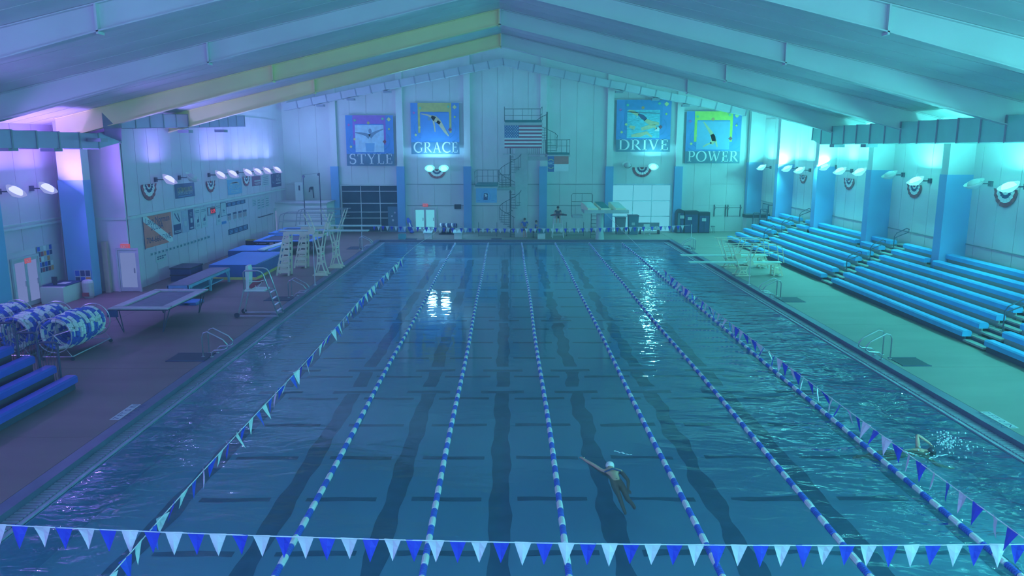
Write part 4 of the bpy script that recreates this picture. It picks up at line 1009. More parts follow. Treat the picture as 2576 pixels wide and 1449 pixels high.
# ================================================================== FAR WALL BANNERS
PURPLE = mat('purple_print', (.36, .16, .58), .6); OLIVE = mat('olive_gold_print', (.62, .52, .16), .6); LIME = mat('lime_print', (.64, .74, .12), .6); DEEPB = mat('deep_blue_print', (.05, .28, .60), .6)
SLATE = mat('slate_print', (.12, .24, .34), .6, var=.1, scale=2); CYANP = mat('cyan_water_print', (.16, .56, .68), .6, var=.25, scale=3, stretch=(1, 1, 3)); TAN = mat('tan_figure_print', (.72, .56, .34), .6, var=.1, scale=4); DKFIG = mat('shaded_figure_print', (.20, .32, .42), .6)
MAG = mat('magenta_print', (.58, .16, .50), .6); GRN = mat('green_print', (.16, .62, .36), .6); YEL = mat('yellow_print', (.80, .74, .28), .6); PALEW = mat('pale_splash_print', (.50, .72, .84), .6, var=.15, scale=3)
def banner(word, x0, y0, x1, y1, top, pic, figs, label):
    a, b = PY(x0, y0, YW - .36), PY(x1, y1, YW - .36); w, h = b.x - a.x, a.z - b.z
    pl = Plane((a.x, YW - .36, b.z), (1, 0, 0), (0, -1, 0)); t = thing('banner', label, 'banner', ((a.x + b.x) / 2, YW - .36, b.z), 'word banners on the far wall')
    pl.rect(0, 0, w, h, -.02, 0).build('cloth', PRINTB, t)
    pl.rect(0, 0, w, .235 * h, .001, .006).build('dark_band', SLATE, t)
    f = MB(); pl.rect(.15 * w, .83 * h, .84 * w, h, .001, .008, f); pl.rect(.15 * w, .42 * h, .20 * w, .83 * h, .001, .008, f); pl.rect(.79 * w, .42 * h, .84 * w, .83 * h, .001, .008, f)
    f.build('coloured_frame', top, t)
    for rr in (.47, .62):
        m = MB()
        for q in ribbon(arc(.5 * w, .50 * h, rr * w * .9, rr * h * .55, 150, 390 - 0, 24), .018 * w):
            if all(0 <= p[0] <= w and .23 * h < p[1] < h for p in q): pl.slab(q, .001, .004, m)
        m.build('ripple_line', DEEPB, t)
    pl.rect(.195 * w, .27 * h, .795 * w, .81 * h, .009, .014).build('picture', pic, t)
    for nm, mm, polys in figs:
        m = MB()
        for q in polys: pl.slab([(u * w, v * h) for u, v in q], .015, .02, m)
        m.build(nm, mm, t)
    for i, (u, v, r, mm) in enumerate(((.20, .90, .03, GRN), (.78, .93, .03, GRN), (.91, .92, .045, YEL), (.07, .81, .03, MAG), (.91, .73, .025, LIME), (.18, .53, .03, YEL), (.81, .48, .04, RED), (.10, .38, .03, YEL), (.48, .85, .035, ORG_ if word in ('DRIVE', 'POWER') else OLIVE))):
        pl.slab([(u * w - r * w, v * h), (u * w, v * h - r * h), (u * w + r * w, v * h), (u * w, v * h + r * h)], .021, .025).build('confetti', mm, t)
    serif_word(pl, word, .05 * w, .97 * w, .035 * h, .205 * h, .007, .012, PRINTW, t)
    MB().tube([pl.P(-.25, h + .02, -.05), pl.P(w + .25, h + .02, -.05)], .02, 5).build('top_rod', STEEL, t)
    for u in (-.2, w + .2): MB().tube([pl.P(u, h + .02, -.05), pl.P(u, h + .02, -.335)], .015, 5).build('wall_bracket', STEEL, t)
rb = ribbon
banner('STYLE', 868, 290, 992, 417, PURPLE, PALEW, [
    ('swimmer_figure', DKFIG, rb([(.20, .66), (.32, .645), (.42, .62), (.50, .58)], [.02, .04, .06, .10]) + rb([(.50, .58), (.58, .64), (.66, .68), (.79, .73)], [.10, .06, .04, .02]) + [arc(.51, .69, .035, .05, 0, 340, 10)]),
    ('water_patch', PRINTLB, [[(.42, .28), (.58, .28), (.60, .45), (.40, .45)]])], 'blue word banner reading STYLE with a butterfly swimmer, on the far wall')
banner('GRACE', 1032, 259, 1156, 388, OLIVE, PRINTB, [
    ('diver_figure', TAN, rb([(.22, .79), (.34, .77), (.43, .735), (.50, .69)], [.02, .03, .05, .09]) + rb([(.43, .74), (.50, .70), (.58, .64), (.64, .55), (.72, .43), (.78, .36)], [.06, .11, .09, .075, .05, .025]) + rb([(.46, .70), (.49, .55), (.50, .44)], [.04, .03, .02])),
    ('hair', DKFIG, [arc(.385, .695, .035, .035, 0, 340, 10)]), ('trunks', PRINTK, [[(.56, .67), (.62, .63), (.59, .58), (.53, .62)]])], 'blue word banner reading GRACE with a piking diver, on the far wall')
banner('DRIVE', 1552, 251, 1685, 382, DEEPB, CYANP, [
    ('lane_line', SLATE, [[(.2, .78), (.79, .75), (.79, .73), (.2, .76)]]),
    ('swimmer_figure', TAN, rb([(.22, .80), (.30, .77), (.40, .71)], [.03, .06, .06]) + rb([(.52, .62), (.62, .56), (.78, .54)], [.06, .09, .05]) + rb([(.24, .49), (.34, .46)], [.05, .07]) + rb([(.46, .44), (.60, .48), (.70, .50), (.74, .44)], [.06, .08, .06, .03]) + rb([(.28, .31), (.44, .33), (.56, .37), (.66, .29)], [.05, .08, .06, .03])),
    ('swimsuit', PRINTK, rb([(.40, .73), (.47, .68), (.54, .62)], [.03, .08, .07])), ('splash', PRINTW, [[(.70, .40), (.79, .40), (.79, .48), (.74, .47)], [(.36, .66), (.39, .66), (.38, .69)]])], 'blue word banner reading DRIVE with racing swimmers, on the far wall')
banner('POWER', 1728, 280, 1860, 411, LIME, PRINTLB, [
    ('diver_figure', TAN, rb([(.31, .80), (.38, .70), (.45, .60), (.50, .50)], [.02, .04, .06, .08]) + rb([(.50, .52), (.50, .44), (.47, .37)], [.07, .09, .06]) + rb([(.47, .40), (.38, .36), (.32, .32)], [.03, .03, .02]) + rb([(.54, .46), (.56, .38), (.58, .32)], [.03, .03, .02])),
    ('swimsuit', DKFIG, rb([(.47, .56), (.51, .49), (.51, .43)], [.06, .09, .07]))], 'blue word banner reading POWER with a plunging diver, on the far wall')

def fan(O, X, N, r, label):
    pl = Plane(O, X, N); t = thing('bunting_fan', label, 'bunting', tuple(Vector(O)), 'pleated patriotic fans on the walls')
    for (ra, rb_, mm, nm) in ((r, .76 * r, RED, 'red_rim'), (.76 * r, .52 * r, PRINTW, 'white_band'), (.52 * r, .32 * r, PRINTK, 'navy_band'), (.32 * r, .2 * r, PRINTW, 'white_core'), (.2 * r, .001, RED, 'red_core')):
        m = MB(); n = 16
        for i in range(n):
            a0, a1 = PI + PI * i / n, PI + PI * (i + 1) / n; o = .03 if i % 2 else .07
            vs = [pl.P(q * math.cos(a), q * math.sin(a), oo) for q, a, oo in ((ra, a0, .03 if i % 2 else .07), (ra, a1, .07 if i % 2 else .03), (rb_, a1, .06 if i % 2 else .03), (rb_, a0, .03 if i % 2 else .06))]
            m.add(vs, [(0, 1, 2, 3)])
        m.build(nm, mm, t)
def farfan(px, py, r, label): p = PY(px, py, YW - .04); fan((p.x, YW - .04, p.z), (1, 0, 0), (0, -1, 0), r, label)
farfan(1099, 426, .78, 'patriotic pleated fan under the GRACE banner'); farfan(1615, 421, .82, 'patriotic pleated fan under the DRIVE banner')
def leftfan(px, py, r, label): p = PX(px, py, XWL + .04); fan((XWL + .04, p.y, p.z), (0, 1, 0), (1, 0, 0), r, label)
leftfan(372, 463, .85, 'large patriotic fan on the left wall above the orange banner'); leftfan(528, 455, .72, 'patriotic fan between the dark and light blue banners on the left wall'); leftfan(618, 443, .72, 'patriotic fan right of the light blue banner on the left wall')
def rightfan(px, py, r, label): p = PX(px, py, XWR - .04); fan((XWR - .04, p.y, p.z), (0, -1, 0), (-1, 0, 0), r, label)
rightfan(2022, 440, .62, 'farthest patriotic fan on the right wall'); rightfan(2138, 449, .72, 'second patriotic fan on the right wall'); rightfan(2303, 464, .72, 'patriotic fan between the two nearest columns on the right wall'); rightfan(2533, 476, .78, 'patriotic fan at the right edge of the photo')

# far wall windows and doors
def grid_window(name, lim, cols, rows, gm, fm, label, y):
    x0, x1, z0, z1 = lim; r = struct(thing(name, label, 'window', ((x0 + x1) / 2, y, z0)), label); f = .06
    MB().box(x0 - .1, y - .1, z0, x0, y, z1 + .1).box(x1, y - .1, z0, x1 + .1, y, z1 + .1).box(x0, y - .1, z1, x1, y, z1 + .1).build('window_frame', fm, r)
    for i, a in enumerate(cols[:-1]):
        for j, b in enumerate(rows[:-1]):
            xa, xb = x0 + (x1 - x0) * a, x0 + (x1 - x0) * cols[i + 1]; za, zb = z0 + (z1 - z0) * b, z0 + (z1 - z0) * rows[j + 1]
            MB().box(xa + f / 2, y - .04, za + f / 2, xb - f / 2, y - .02, zb - f / 2).build('pane', gm, r)
    m = MB()
    for a in cols[1:-1]: m.box(x0 + (x1 - x0) * a - f / 2, y - .08, z0, x0 + (x1 - x0) * a + f / 2, y, z1)
    for b in rows[1:-1]: m.box(x0, y - .075, z0 + (z1 - z0) * b - f / 2, x1, y - .005, z0 + (z1 - z0) * b + f / 2)
    m.build('mullion', fm, r); return r
DGLASS = mat('dark_window_glass', (.035, .10, .14), .12, var=.2, scale=1.2, spec=.5)
wz = grid_window('window_1', WINL, (0, .335, .675, 1), (0, .30, .43, .62, .88, 1), DGLASS, STEEL, 'large dark gridded window beside the far left pilaster', YW - .03)
xa = PY(977, 560, YW).x
MB().box(xa, YW - .14, ZD, WINL[1], YW - .08, 2.35).build('door_leaf', SLATE, wz)
m = MB()
for (u, v, r) in ((.6, 1.85, .08), (.35, 1.55, .08), (.42, 1.2, .1), (.7, .6, .07)): m.lathe([(.01, 0), (r, 0), (r, .01), (.01, .01)], (xa + u, YW - .155, v), 10, 'y')
m.build('round_stickers', PRINTGR, wz)
gw = grid_window('window_2', GAR, (0, .36, .68, 1), (0, .33, .66, 1), DAY, mat('bright_door_mullion', (.55, .72, .80), .5), 'bright translucent garage door on the far wall', YW - .03)
gd = glass_door('door_4', (DD[0], YW - .03, ZD), (1, 0, 0), (0, -1, 0), DD[1] - DD[0], 2.0, 2, 'bright double door under the far exit sign', DAY, STEEL)
t = thing('scoreboard', 'black rectangular board on the far wall right of the double door', 'screen', (PY(1151, 520, YW).x, YW - .1, 2.2)); p = PY(1144, 515, YW - .1); q = PY(1159, 525, YW - .1)
MB().box(p.x, YW - .12, q.z, q.x, YW - .03, p.z).build('screen', BLACK, t); MB().box(p.x - .03, YW - .1, q.z - .03, q.x + .03, YW - .031, p.z + .03).build('bezel', DARKFR, t)
# wall conduits on the far wall
struct(MB().box(-8.6, YW - .06, 4.22, 14, YW - .031, 4.27).build('trim_6', MATS['seam_grey']), 'thin horizontal seam on the far wall', 'trim')
struct(MB().box(-8.6, YW - .06, 2.43, 8.2, YW - .031, 2.47).build('trim_7', MATS['seam_grey']), 'lower horizontal seam on the far wall', 'trim')
for i, (x0, x1) in enumerate(((-3.1, 2.7), (-3.1, -.2))):
    pass

# ================================================================== DIVING TOWER
YT0 = 60.6
tw = thing('diving_tower', 'concrete diving tower with platforms and spiral stairs before the far wall', 'diving tower', (PY(1309, 590, YT0).x, YT0, ZD))
xa, xb = PY(1296, 500, YT0).x, PY(1327, 500, YT0).x
MB().box(xa, YT0, ZD, xb, YT0 + .9, 9.0).build('concrete_column', CONC, tw)
def tplat(px0, px1, py0, py1, yf, yb, label, railh=1.0, arm=True):
    a, b = PY(px0, py0, yf), PY(px1, py1, yf); z1, z0 = a.z, b.z
    s = MB().box(a.x, yf, z0 - .05, b.x, yb, z0 + .12).build('platform_slab', CONC, tw)
    MB().box(a.x + .06, yf - .03, z0 + .12, b.x - .06, yb - .1, z1).build('platform_mat', TEALM, s)
    m = MB()
    for xx in (a.x + .02, b.x - .02):
        m.tube([(xx, yf + .5, z1), (xx, yf + .5, z1 + railh), (xx, yb, z1 + railh), (xx, yb, z1)], .022, 6).tube([(xx, yf + .5, z1 + railh * .5), (xx, yb, z1 + railh * .5)], .018, 5)
    m.tube([(a.x, yb, z1 + railh), (b.x, yb, z1 + railh)], .022, 6).tube([(a.x, yb, z1 + railh * .5), (b.x, yb, z1 + railh * .5)], .018, 5)
    for k in range(1, 4): m.tube([(a.x + (b.x - a.x) * k / 4, yb, z1), (a.x + (b.x - a.x) * k / 4, yb, z1 + railh)], .016, 5)
    m.build('guard_rail', mat('grey_steel_rail', (.10, .17, .19), .5), s)
    if arm: MB().box(min(a.x, xa), YT0 + .1, z0 - .35, max(b.x, xb), YT0 + .8, z0 - .05).build('support_arm', CONC, s)
    return a, b
P10 = tplat(1268, 1365, 302, 312, 58.7, 62.4, 'top')
P7 = tplat(1377, 1435, 384, 393, 58.9, 62.4, 'right')
P5 = tplat(1193, 1253, 466, 473, 57.6, 62.6, 'left')
RAILM = MATS['grey_steel_rail']
def spiral(xc, yc, z0, z1, r, a0, turns, label):
    MB().tube([(xc, yc, z0), (xc, yc, z1 + 1.0)], .06, 8).build('stair_pole', RAILM, tw)
    n = int((z1 - z0) / .20); tm = None
    for i in range(n):
        z = z0 + .2 * (i + 1); a = a0 + turns * 2 * PI * i / n; da = .34
        m = MB(); m.prism([(xc + .05 * math.cos(a), yc + .05 * math.sin(a)), (xc + r * math.cos(a - da / 2), yc + r * math.sin(a - da / 2)), (xc + r * math.cos(a + da / 2), yc + r * math.sin(a + da / 2))], 'xy', z - .04, z)
        m.build('stair_tread', CONC if i % 1 else mat('grey_tread', (.20, .29, .32), .6), tw)
    pts = [(xc + r * math.cos(a0 + turns * 2 * PI * i / n), yc + r * math.sin(a0 + turns * 2 * PI * i / n), z0 + .2 * (i + 1)) for i in range(n)]
    m = MB().tube([(p[0], p[1], p[2] + .95) for p in pts], .024, 6)
    for p in pts: m.tube([p, (p[0], p[1], p[2] + .95)], .011, 4)
    m.build('stair_rail', RAILM, tw)
xc = PY(1284, 560, YT0 - .1).x
spiral(xc, YT0 + .2, ZD, 6.9, .88, .4, 2.3, 'lower')
xc2 = PY(1377, 380, YT0).x
spiral(xc2, YT0 + .9, 6.9, 9.1, .85, -.5, .9, 'upper')
MB().box(P5[1].x, YT0 - .4, 4.1, xc + .2, YT0 + .6, 4.2).build('landing', CONC, tw); MB().box(xc - .6, YT0 + .1, 6.72, P7[0].x + .2, YT0 + 1.6, 6.82).build('landing', CONC, tw)
m = MB()
for k in range(14):
    x = P5[1].x + .1 + .11 * k
    if x < xc - .1: m.tube([(x, YT0 - .35, 4.2), (x, YT0 - .35, 5.2)], .011, 4)
m.tube([(P5[1].x, YT0 - .35, 5.2), (xc, YT0 - .35, 5.2)], .02, 5)
for k in range(18):
    x = xc + .4 + .16 * k
    if x < P7[0].x: m.tube([(x, YT0 + .15, 6.82), (x, YT0 + .15, 7.75)], .011, 4)
m.tube([(xc, YT0 + .15, 7.75), (P7[0].x, YT0 + .15, 7.75)], .02, 5); m.build('landing_rail', RAILM, tw)
# flags
def flag_us():
    a, b = PY(1269, 315.5, 58.64), PY(1363, 373, 58.64); w, h = b.x - a.x, a.z - b.z; pl = Plane((a.x, 58.64, b.z), (1, 0, 0), (0, -1, 0))
    t = thing('flag', 'American flag hanging from the top diving platform', 'flag', ((a.x + b.x) / 2, 58.64, b.z), 'flags on the diving tower')
    FR = mat('flag_red', (.42, .12, .20), .6); FB_ = mat('flag_blue', (.10, .20, .42), .6)
    for i in range(13): pl.rect(0, h * (12 - i) / 13, w, h * (13 - i) / 13, 0, .006).build('stripe', FR if i % 2 == 0 else PRINTW, t)
    cz = MB(); pl.rect(0, h * 6 / 13, .385 * w, h, .007, .010, cz); c = cz.build('canton', FB_, t)
    m = MB()
    for r in range(9):
        for k in range(6 if r % 2 == 0 else 5):
            u = .385 * w * (k + (.5 if r % 2 == 0 else 1.0)) / 6; v = h * 6 / 13 + h * 7 / 13 * (r + .5) / 9; s = .05
            pl.slab([(u + (s if j % 2 == 0 else s * .42) * math.sin(j * PI / 5), v + (s if j % 2 == 0 else s * .42) * math.cos(j * PI / 5)) for j in range(10)][::-1], .011, .013, m)
    tag(m.build('stars', PRINTW, c), kind='stuff')
flag_us()
a, b = PY(1378, 393, 58.8), PY(1431, 432, 58.8); w, h = b.x - a.x, a.z - b.z; pl = Plane((a.x, 58.8, b.z), (1, 0, 0), (0, -1, 0))
t = thing('flag', 'state flag with a blue hoist hanging from the right diving platform', 'flag', ((a.x + b.x) / 2, 58.8, b.z), 'flags on the diving tower')
pl.rect(.30 * w, .5 * h, .98 * w, h, 0, .006).build('red_field', mat('faded_red_print', (.55, .24, .22), .6), t); pl.rect(.30 * w, .03 * h, .98 * w, .5 * h, 0, .006).build('white_field', PRINTW, t)
cc = pl.rect(0, 0, .30 * w, h, .001, .008).build('blue_hoist', mat('flag_hoist_blue', (.10, .20, .46), .6), t)
m = MB()
for v in (.25, .75):
    for q in ribbon(arc(.15 * w, v * h - .1 * h * (1 if v > .5 else -1), .12 * w, .14 * h, 20 if v > .5 else 200, 160 if v > .5 else 340, 8), .04 * h): pl.slab(q, .009, .012, m)
m.build('scroll', YEL, cc); textmesh('N\u2605C', .3, PRINTW, 'lettering', cc, O=pl.P(.15 * w, .46 * h, .013), X=(1, 0, 0), width=.26 * w)
a, b = PY(1197, 473.5, 57.55), PY(1250, 510, 57.55); w, h = b.x - a.x, a.z - b.z; pl = Plane((a.x, 57.55, b.z), (1, 0, 0), (0, -1, 0))
t = thing('crest_banner', 'light blue banner with a round crest under the left diving platform', 'banner', ((a.x + b.x) / 2, 57.55, b.z))
pl.rect(0, 0, w, h, 0, .01).build('cloth', PRINTLB, t)
m = MB()
for q in ribbon(arc(.48 * w, .46 * h, .30 * h, .38 * h, 0, 360, 26), .02): pl.slab(q, .011, .014, m)
for k in range(14): u, v = .48 * w + .27 * h * math.cos(k * .45), .46 * h + .33 * h * math.sin(k * .45); pl.rect(u - .015, v - .03, u + .015, v + .03, .011, .014, m)
for u in (.06, .74): pl.slab([(u * w, .12 * h), ((u + .14) * w, .15 * h), ((u + .12) * w, .19 * h), (u * w, .15 * h)], .011, .014, m)
m.build('ring_print', PRINTB, t)
pl.slab([(.36 * w, .2 * h), (.56 * w, .2 * h), (.57 * w, .62 * h), (.5 * w, .66 * h), (.38 * w, .64 * h)], .011, .014).build('shield_print', PRINTK, t)
pl.slab([(.38 * w, .60 * h), (.44 * w, .52 * h), (.42 * w, .34 * h), (.47 * w, .44 * h), (.53 * w, .34 * h), (.51 * w, .47 * h), (.56 * w, .5 * h), (.50 * w, .54 * h), (.49 * w, .62 * h), (.44 * w, .58 * h)], .015, .018).build('winged_figure', PRINTW, t)

# right pedestal platform with starting wedges
pt = thing('starting_platform', 'concrete pedestal platform with rails in front of the garage door', 'platform', (PY(1512, 600, 59.2).x, 59.2, ZD))
a, b = PY(1470, 529, 58.6), PY(1582, 537, 58.6)
MB().box(a.x, 58.6, b.z, b.x, 60.8, a.z).build('slab', CONC, pt)
c0, c1 = PY(1502, 560, 59.0), PY(1519, 560, 59.0)
MB().lathe([(.36, 0), (.34, .1), (.29, .6), (.29, b.z - ZD)], ((c0.x + c1.x) / 2, 59.3, ZD), 14).build('pedestal', CONC, pt)
m = MB(); lx0, lx1 = PY(1487, 560, 60.2).x, PY(1501, 560, 60.2).x
m.tube([(lx0, 60.2, ZD), (lx0, 60.2, b.z)], .025, 6).tube([(lx1, 60.2, ZD), (lx1, 60.2, b.z)], .025, 6)
m.build('ladder_stile', RAILM, pt)
for k in range(6): MB().tube([(lx0, 60.2, .45 + .3 * k), (lx1, 60.2, .45 + .3 * k)], .02, 5).build('ladder_rung', RAILM, pt)
r0, r1 = PY(1438, 487, 60.6), PY(1490, 527, 60.6)
m = MB().tube([(r0.x, 60.6, r1.z - .5), (r0.x, 60.6, r0.z - .1), (r0.x + .1, 60.6, r0.z), (r1.x - .1, 60.6, r0.z), (r1.x, 60.6, r0.z - .1), (r1.x, 60.6, a.z)], .022, 6).tube([(r0.x, 60.6, (r0.z + r1.z) / 2), (r1.x, 60.6, (r0.z + r1.z) / 2)], .018, 5).tube([((r0.x + r1.x) / 2, 60.6, r0.z), ((r0.x + r1.x) / 2, 60.6, r1.z)], .018, 5)
m.build('guard_rail', RAILM, pt)
MB().box(r0.x, 59.4, 1.85, a.x, 60.8, 2.05).build('step_slab', CONC, pt)
def wedge(px, py, w, label, top, y=58.8):
    p = PY(px, py, y); z = a.z + .002; t = thing('starting_wedge', label, 'starting block', (p.x, y, z), 'starting wedges on the pedestal platform')
    MB().add([(p.x - w / 2, y, z), (p.x + w / 2, y, z), (p.x + w / 2 - .45, y + 1.1, z), (p.x - w / 2 - .45, y + 1.1, z), (p.x - w / 2, y, z + .12), (p.x + w / 2, y, z + .12), (p.x + w / 2 - .45, y + 1.1, z + .55), (p.x - w / 2 - .45, y + 1.1, z + .55)],
             [(0, 1, 5, 4), (1, 2, 6, 5), (2, 3, 7, 6), (3, 0, 4, 7), (3, 2, 1, 0), (4, 5, 6, 7)]).build('wedge_body', CREAM, t)
    MB().add([(p.x - w / 2 + .05, y + .04, z + .14), (p.x + w / 2 - .05, y + .04, z + .14), (p.x + w / 2 - .48, y + 1.05, z + .57), (p.x - w / 2 - .40, y + 1.05, z + .57)], [(0, 1, 2, 3)]).build('grip_top', top, t)
wedge(1492, 525, .8, 'cream starting wedge at the left of the pedestal platform', BOARD); wedge(1524, 527, .75, 'starting wedge with a dark top in the middle of the pedestal platform', TEALM); wedge(1562, 526, .8, 'cream starting wedge at the right of the pedestal platform', BOARD)

# starting blocks at the far pool end
def start_block(px, top, label, y=59.4, dark=False):
    p = PY(px, 600, y); t = thing('starting_block', label, 'starting block', (p.x, y, ZD), 'starting blocks at the far pool end')
    MB().box(p.x - .3, y, ZD, p.x + .3, y + .45, ZD + .46).build('base_box', WPLAST, t)
    m = MB(); m.prism([(y - .15, ZD + .47), (y + .62, ZD + .62), (y + .62, ZD + .70), (y - .15, ZD + .53)], 'yz', p.x - .38, p.x + .34); m.build('sloped_top', TEALM if dark else BOARD, t)
    MB().tube([(p.x - .3, y + .5, ZD), (p.x - .3, y + .62, ZD + .9), (p.x + .3, y + .62, ZD + .9), (p.x + .3, y + .5, ZD)], .02, 6).build('side_rail', RAILM, t)
start_block(1077, 0, 'white starting block in front of the far double door'); start_block(1152, 0, 'white starting block right of the far double door'); start_block(1362, 0, 'white starting block with a dark top below the tower', dark=True)
t = thing('teal_cube', 'teal foam block on the deck edge at the far left pool end', 'block', (PY(1010, 600, 59.3).x, 59.3, ZD)); p = PY(1002, 600, 59.2); MB().box(p.x, 59.25, ZD, p.x + .55, 59.8, ZD + .38).build('body', mat('teal_foam', (.10, .44, .50), .6), t); MB().box(p.x - .01, 59.24, ZD + .38, p.x + .56, 59.81, ZD + .40).build('cover', TEALM, t)
for px0, px1, lb in ((985, 1048, 'dark flat mat beside the teal foam block at the far pool end'), (1235, 1262, 'dark flat mat on the deck edge below the crest banner')):
    p, q = PZ(px0, 606, ZD), PZ(px1, 602, ZD); t = thing('deck_mat', lb, 'mat', (p.x, 59.6, ZD), 'flat mats at the far pool end')
    x0 = p.x if px0 != 985 else PY(1020, 600, 59.3).x
    MB().box(x0, 59.25, ZD + .001, q.x, 59.75, ZD + .03).build('sheet', BLACK, t); MB().box(x0, 59.2, ZD + .001, q.x, 59.249, ZD + .034).build('edge', NAVY, t)
# furniture on the far deck
def low_rail(px0, px1, py, y, label):
    p, q = PY(px0, py, y), PY(px1, py, y); t = thing('low_rail', label, 'rail', (p.x, y, ZD), 'low rails on the far deck')
    for x in (p.x, q.x): MB().tube([(x, y, ZD), (x, y, 1.35)], .022, 6).build('post', RAILM, t)
    MB().tube([(p.x - .1, y, .78), (q.x + .1, y, .78)], .03, 6).tube([(p.x, y, .3), (q.x, y, .3)], .018, 5).build('bar', RAILM, t)
low_rail(1204, 1250, 580, 61.2, 'low dark rail with two posts left of the spiral stairs'); low_rail(1425, 1468, 580, 61.4, 'low dark rail with two posts left of the pedestal platform')
def bin_(px, y, w, h, label, m, lab=True):
    p = PY(px, 570, y); t = thing('waste_bin', label, 'bin', (p.x, y, ZD), 'tall bins before the garage door')
    MB().prism([(p.x - w * .42, ZD), (p.x + w * .42, ZD), (p.x + w / 2, ZD + h), (p.x - w / 2, ZD + h)], 'xz', y, y + w).build('body', m, t); MB().box(p.x - w * .53, y - .03, ZD + h, p.x + w * .53, y + w + .03, ZD + h + .06).build('lid', DARKFR, t)
    if lab: MB().box(p.x - w * .2, y - .012, ZD + h * .5, p.x + w * .12, y - .002, ZD + h * .65).build('label', PRINTGR, t)
bin_(1562, 62.6, .8, 1.35, 'tall grey bin at the left of the bright garage door', GREY, False); bin_(1594, 62.4, .82, 1.55, 'tall dark bin with a pale notice before the garage door', SLATE)
t = thing('bench', 'long grey padded bench before the right part of the garage door', 'bench', (PY(1633, 570, 62.8).x, 62.8, ZD)); p, q = PY(1609, 570, 62.8), PY(1662, 570, 62.8)
MB().box(p.x, 62.8, ZD + .35, q.x, 63.5, ZD + .5).build('seat', GREYLT, t); MB().box(p.x, 63.4, ZD + .5, q.x, 63.55, ZD + .9).build('backrest', GREY, t)
for x in (p.x + .1, q.x - .1): MB().box(x - .05, 62.85, ZD, x + .05, 63.5, ZD + .35).build('leg', DARKFR, t)
t = thing('folding_chair', 'small white chair in front of the grey bench', 'chair', (PY(1628, 575, 62.0).x, 62.0, ZD)); x = PY(1628, 575, 62.0).x
MB().box(x - .25, 61.8, ZD + .42, x + .25, 62.25, ZD + .46).build('seat', WPLAST, t); MB().box(x - .25, 62.22, ZD + .5, x + .25, 62.26, ZD + .9).build('backrest', WPLAST, t)
for xx in (x - .22, x + .22):
    for yy in (61.84, 62.2): MB().tube([(xx, yy, ZD), (xx, yy, ZD + .42)], .018, 5).build('leg', STEEL, t)
# dark cages right
def cage(px0, px1, pyt, y, label, rounded=False):
    p, q = PY(px0, pyt, y), PY(px1, pyt, y); t = thing('storage_cabinet', label, 'cabinet', ((p.x + q.x) / 2, y, ZD), 'dark storage cabinets in the far right corner')
    r = .25 if rounded else .03; z = p.z
    MB().prism([(p.x, ZD), (q.x, ZD), (q.x, z - r), (q.x - r * .4, z - r * .3), (q.x - r, z), (p.x + r, z), (p.x + r * .4, z - r * .3), (p.x, z - r)], 'xz', y, y + .8).build('body', BLACK, t)
    MB().box(p.x + .06, y - .03, ZD + .1, (p.x + q.x) / 2 - .02, y - .001, z - .3).build('door', SLATE if rounded else NAVY, t); MB().box((p.x + q.x) / 2 + .02, y - .03, ZD + .1, q.x - .06, y - .001, z - .3).build('door', NAVY, t)
    MB().box(p.x + .25, y - .045, z - .75, p.x + .6, y - .031, z - .5).build('label', PRINTGR, t)
cage(1704, 1722, 527, 63.4, 'narrow dark cabinet with a rounded top in the far right corner', True); cage(1723, 1758, 531, 63.4, 'middle dark cabinet with a pale label in the far right corner'); cage(1759, 1787, 534, 63.4, 'right-hand dark cabinet of the far right corner row')
t = thing('stool', 'small grey stool right of the dark cabinets', 'stool', (PY(1793, 575, 63.6).x, 63.6, ZD)); x = PY(1793, 575, 63.6).x; MB().lathe([(.18, .55), (.19, .57), (.18, .6)], (x, 63.6, ZD), 12).build('seat', GREY, t)
for k in range(4): MB().tube([(x + .12 * math.cos(k * PI / 2), 63.6 + .12 * math.sin(k * PI / 2), ZD + .55), (x + .18 * math.cos(k * PI / 2), 63.6 + .18 * math.sin(k * PI / 2), ZD)], .015, 5).build('leg', RAILM, t)
for (px0, px1, lb) in ((1797, 1825, 'left pull-up bar bracketed to the far wall'), (1831, 1862, 'right pull-up bar bracketed to the far wall')):
    p, q = PY(px0, 521, YW - .04), PY(px1, 521, YW - .04); t = thing('pull_up_bar', lb, 'bar', (p.x, YW - .04, p.z), 'pull-up bars on the far wall')
    for x in (p.x, q.x): MB().box(x - .03, YW - .1, p.z - .8, x + .03, YW - .031, p.z + .2).tube([(x, YW - .08, p.z + .15), (x, YW - .5, p.z), (x, YW - .08, p.z - .25)], .018, 5).build('bracket', DARKFR, t)
    MB().tube([(p.x, YW - .5, p.z), (q.x, YW - .5, p.z)], .02, 6).build('bar', DARKFR, t)
t = thing('equipment_cabinet', 'pale double cabinet with dark top beside the far end of the bleachers', 'cabinet', (20.0, 61.0, ZD)); p, q = PY(1877, 560, 60.8), PY(1936, 560, 60.8)
MB().box(p.x, 60.8, ZD, q.x - .02, 61.7, 1.75).build('body', PRINTGR, t)
for k in range(3): MB().box(p.x + (q.x - p.x) * k / 3 + .03, 60.77, ZD + .1, p.x + (q.x - p.x) * (k + 1) / 3 - .03, 60.799, 1.65).build('door', GALV, t)
MB().box(p.x - .05, 60.75, 1.75, q.x, 61.75, 2.0).build('dark_cover', BLACK, t)
t = thing('noticeboard', 'dark framed picture on the right wall above the equipment cabinet', 'picture', (XWR - .05, 62.8, 2.2)); MB().box(XWR - .08, 61.9, 2.05, XWR - .031, 63.4, 2.75).build('frame', DARKFR, t); MB().box(XWR - .085, 62.0, 2.12, XWR - .081, 63.3, 2.68).build('print', GALV, t)
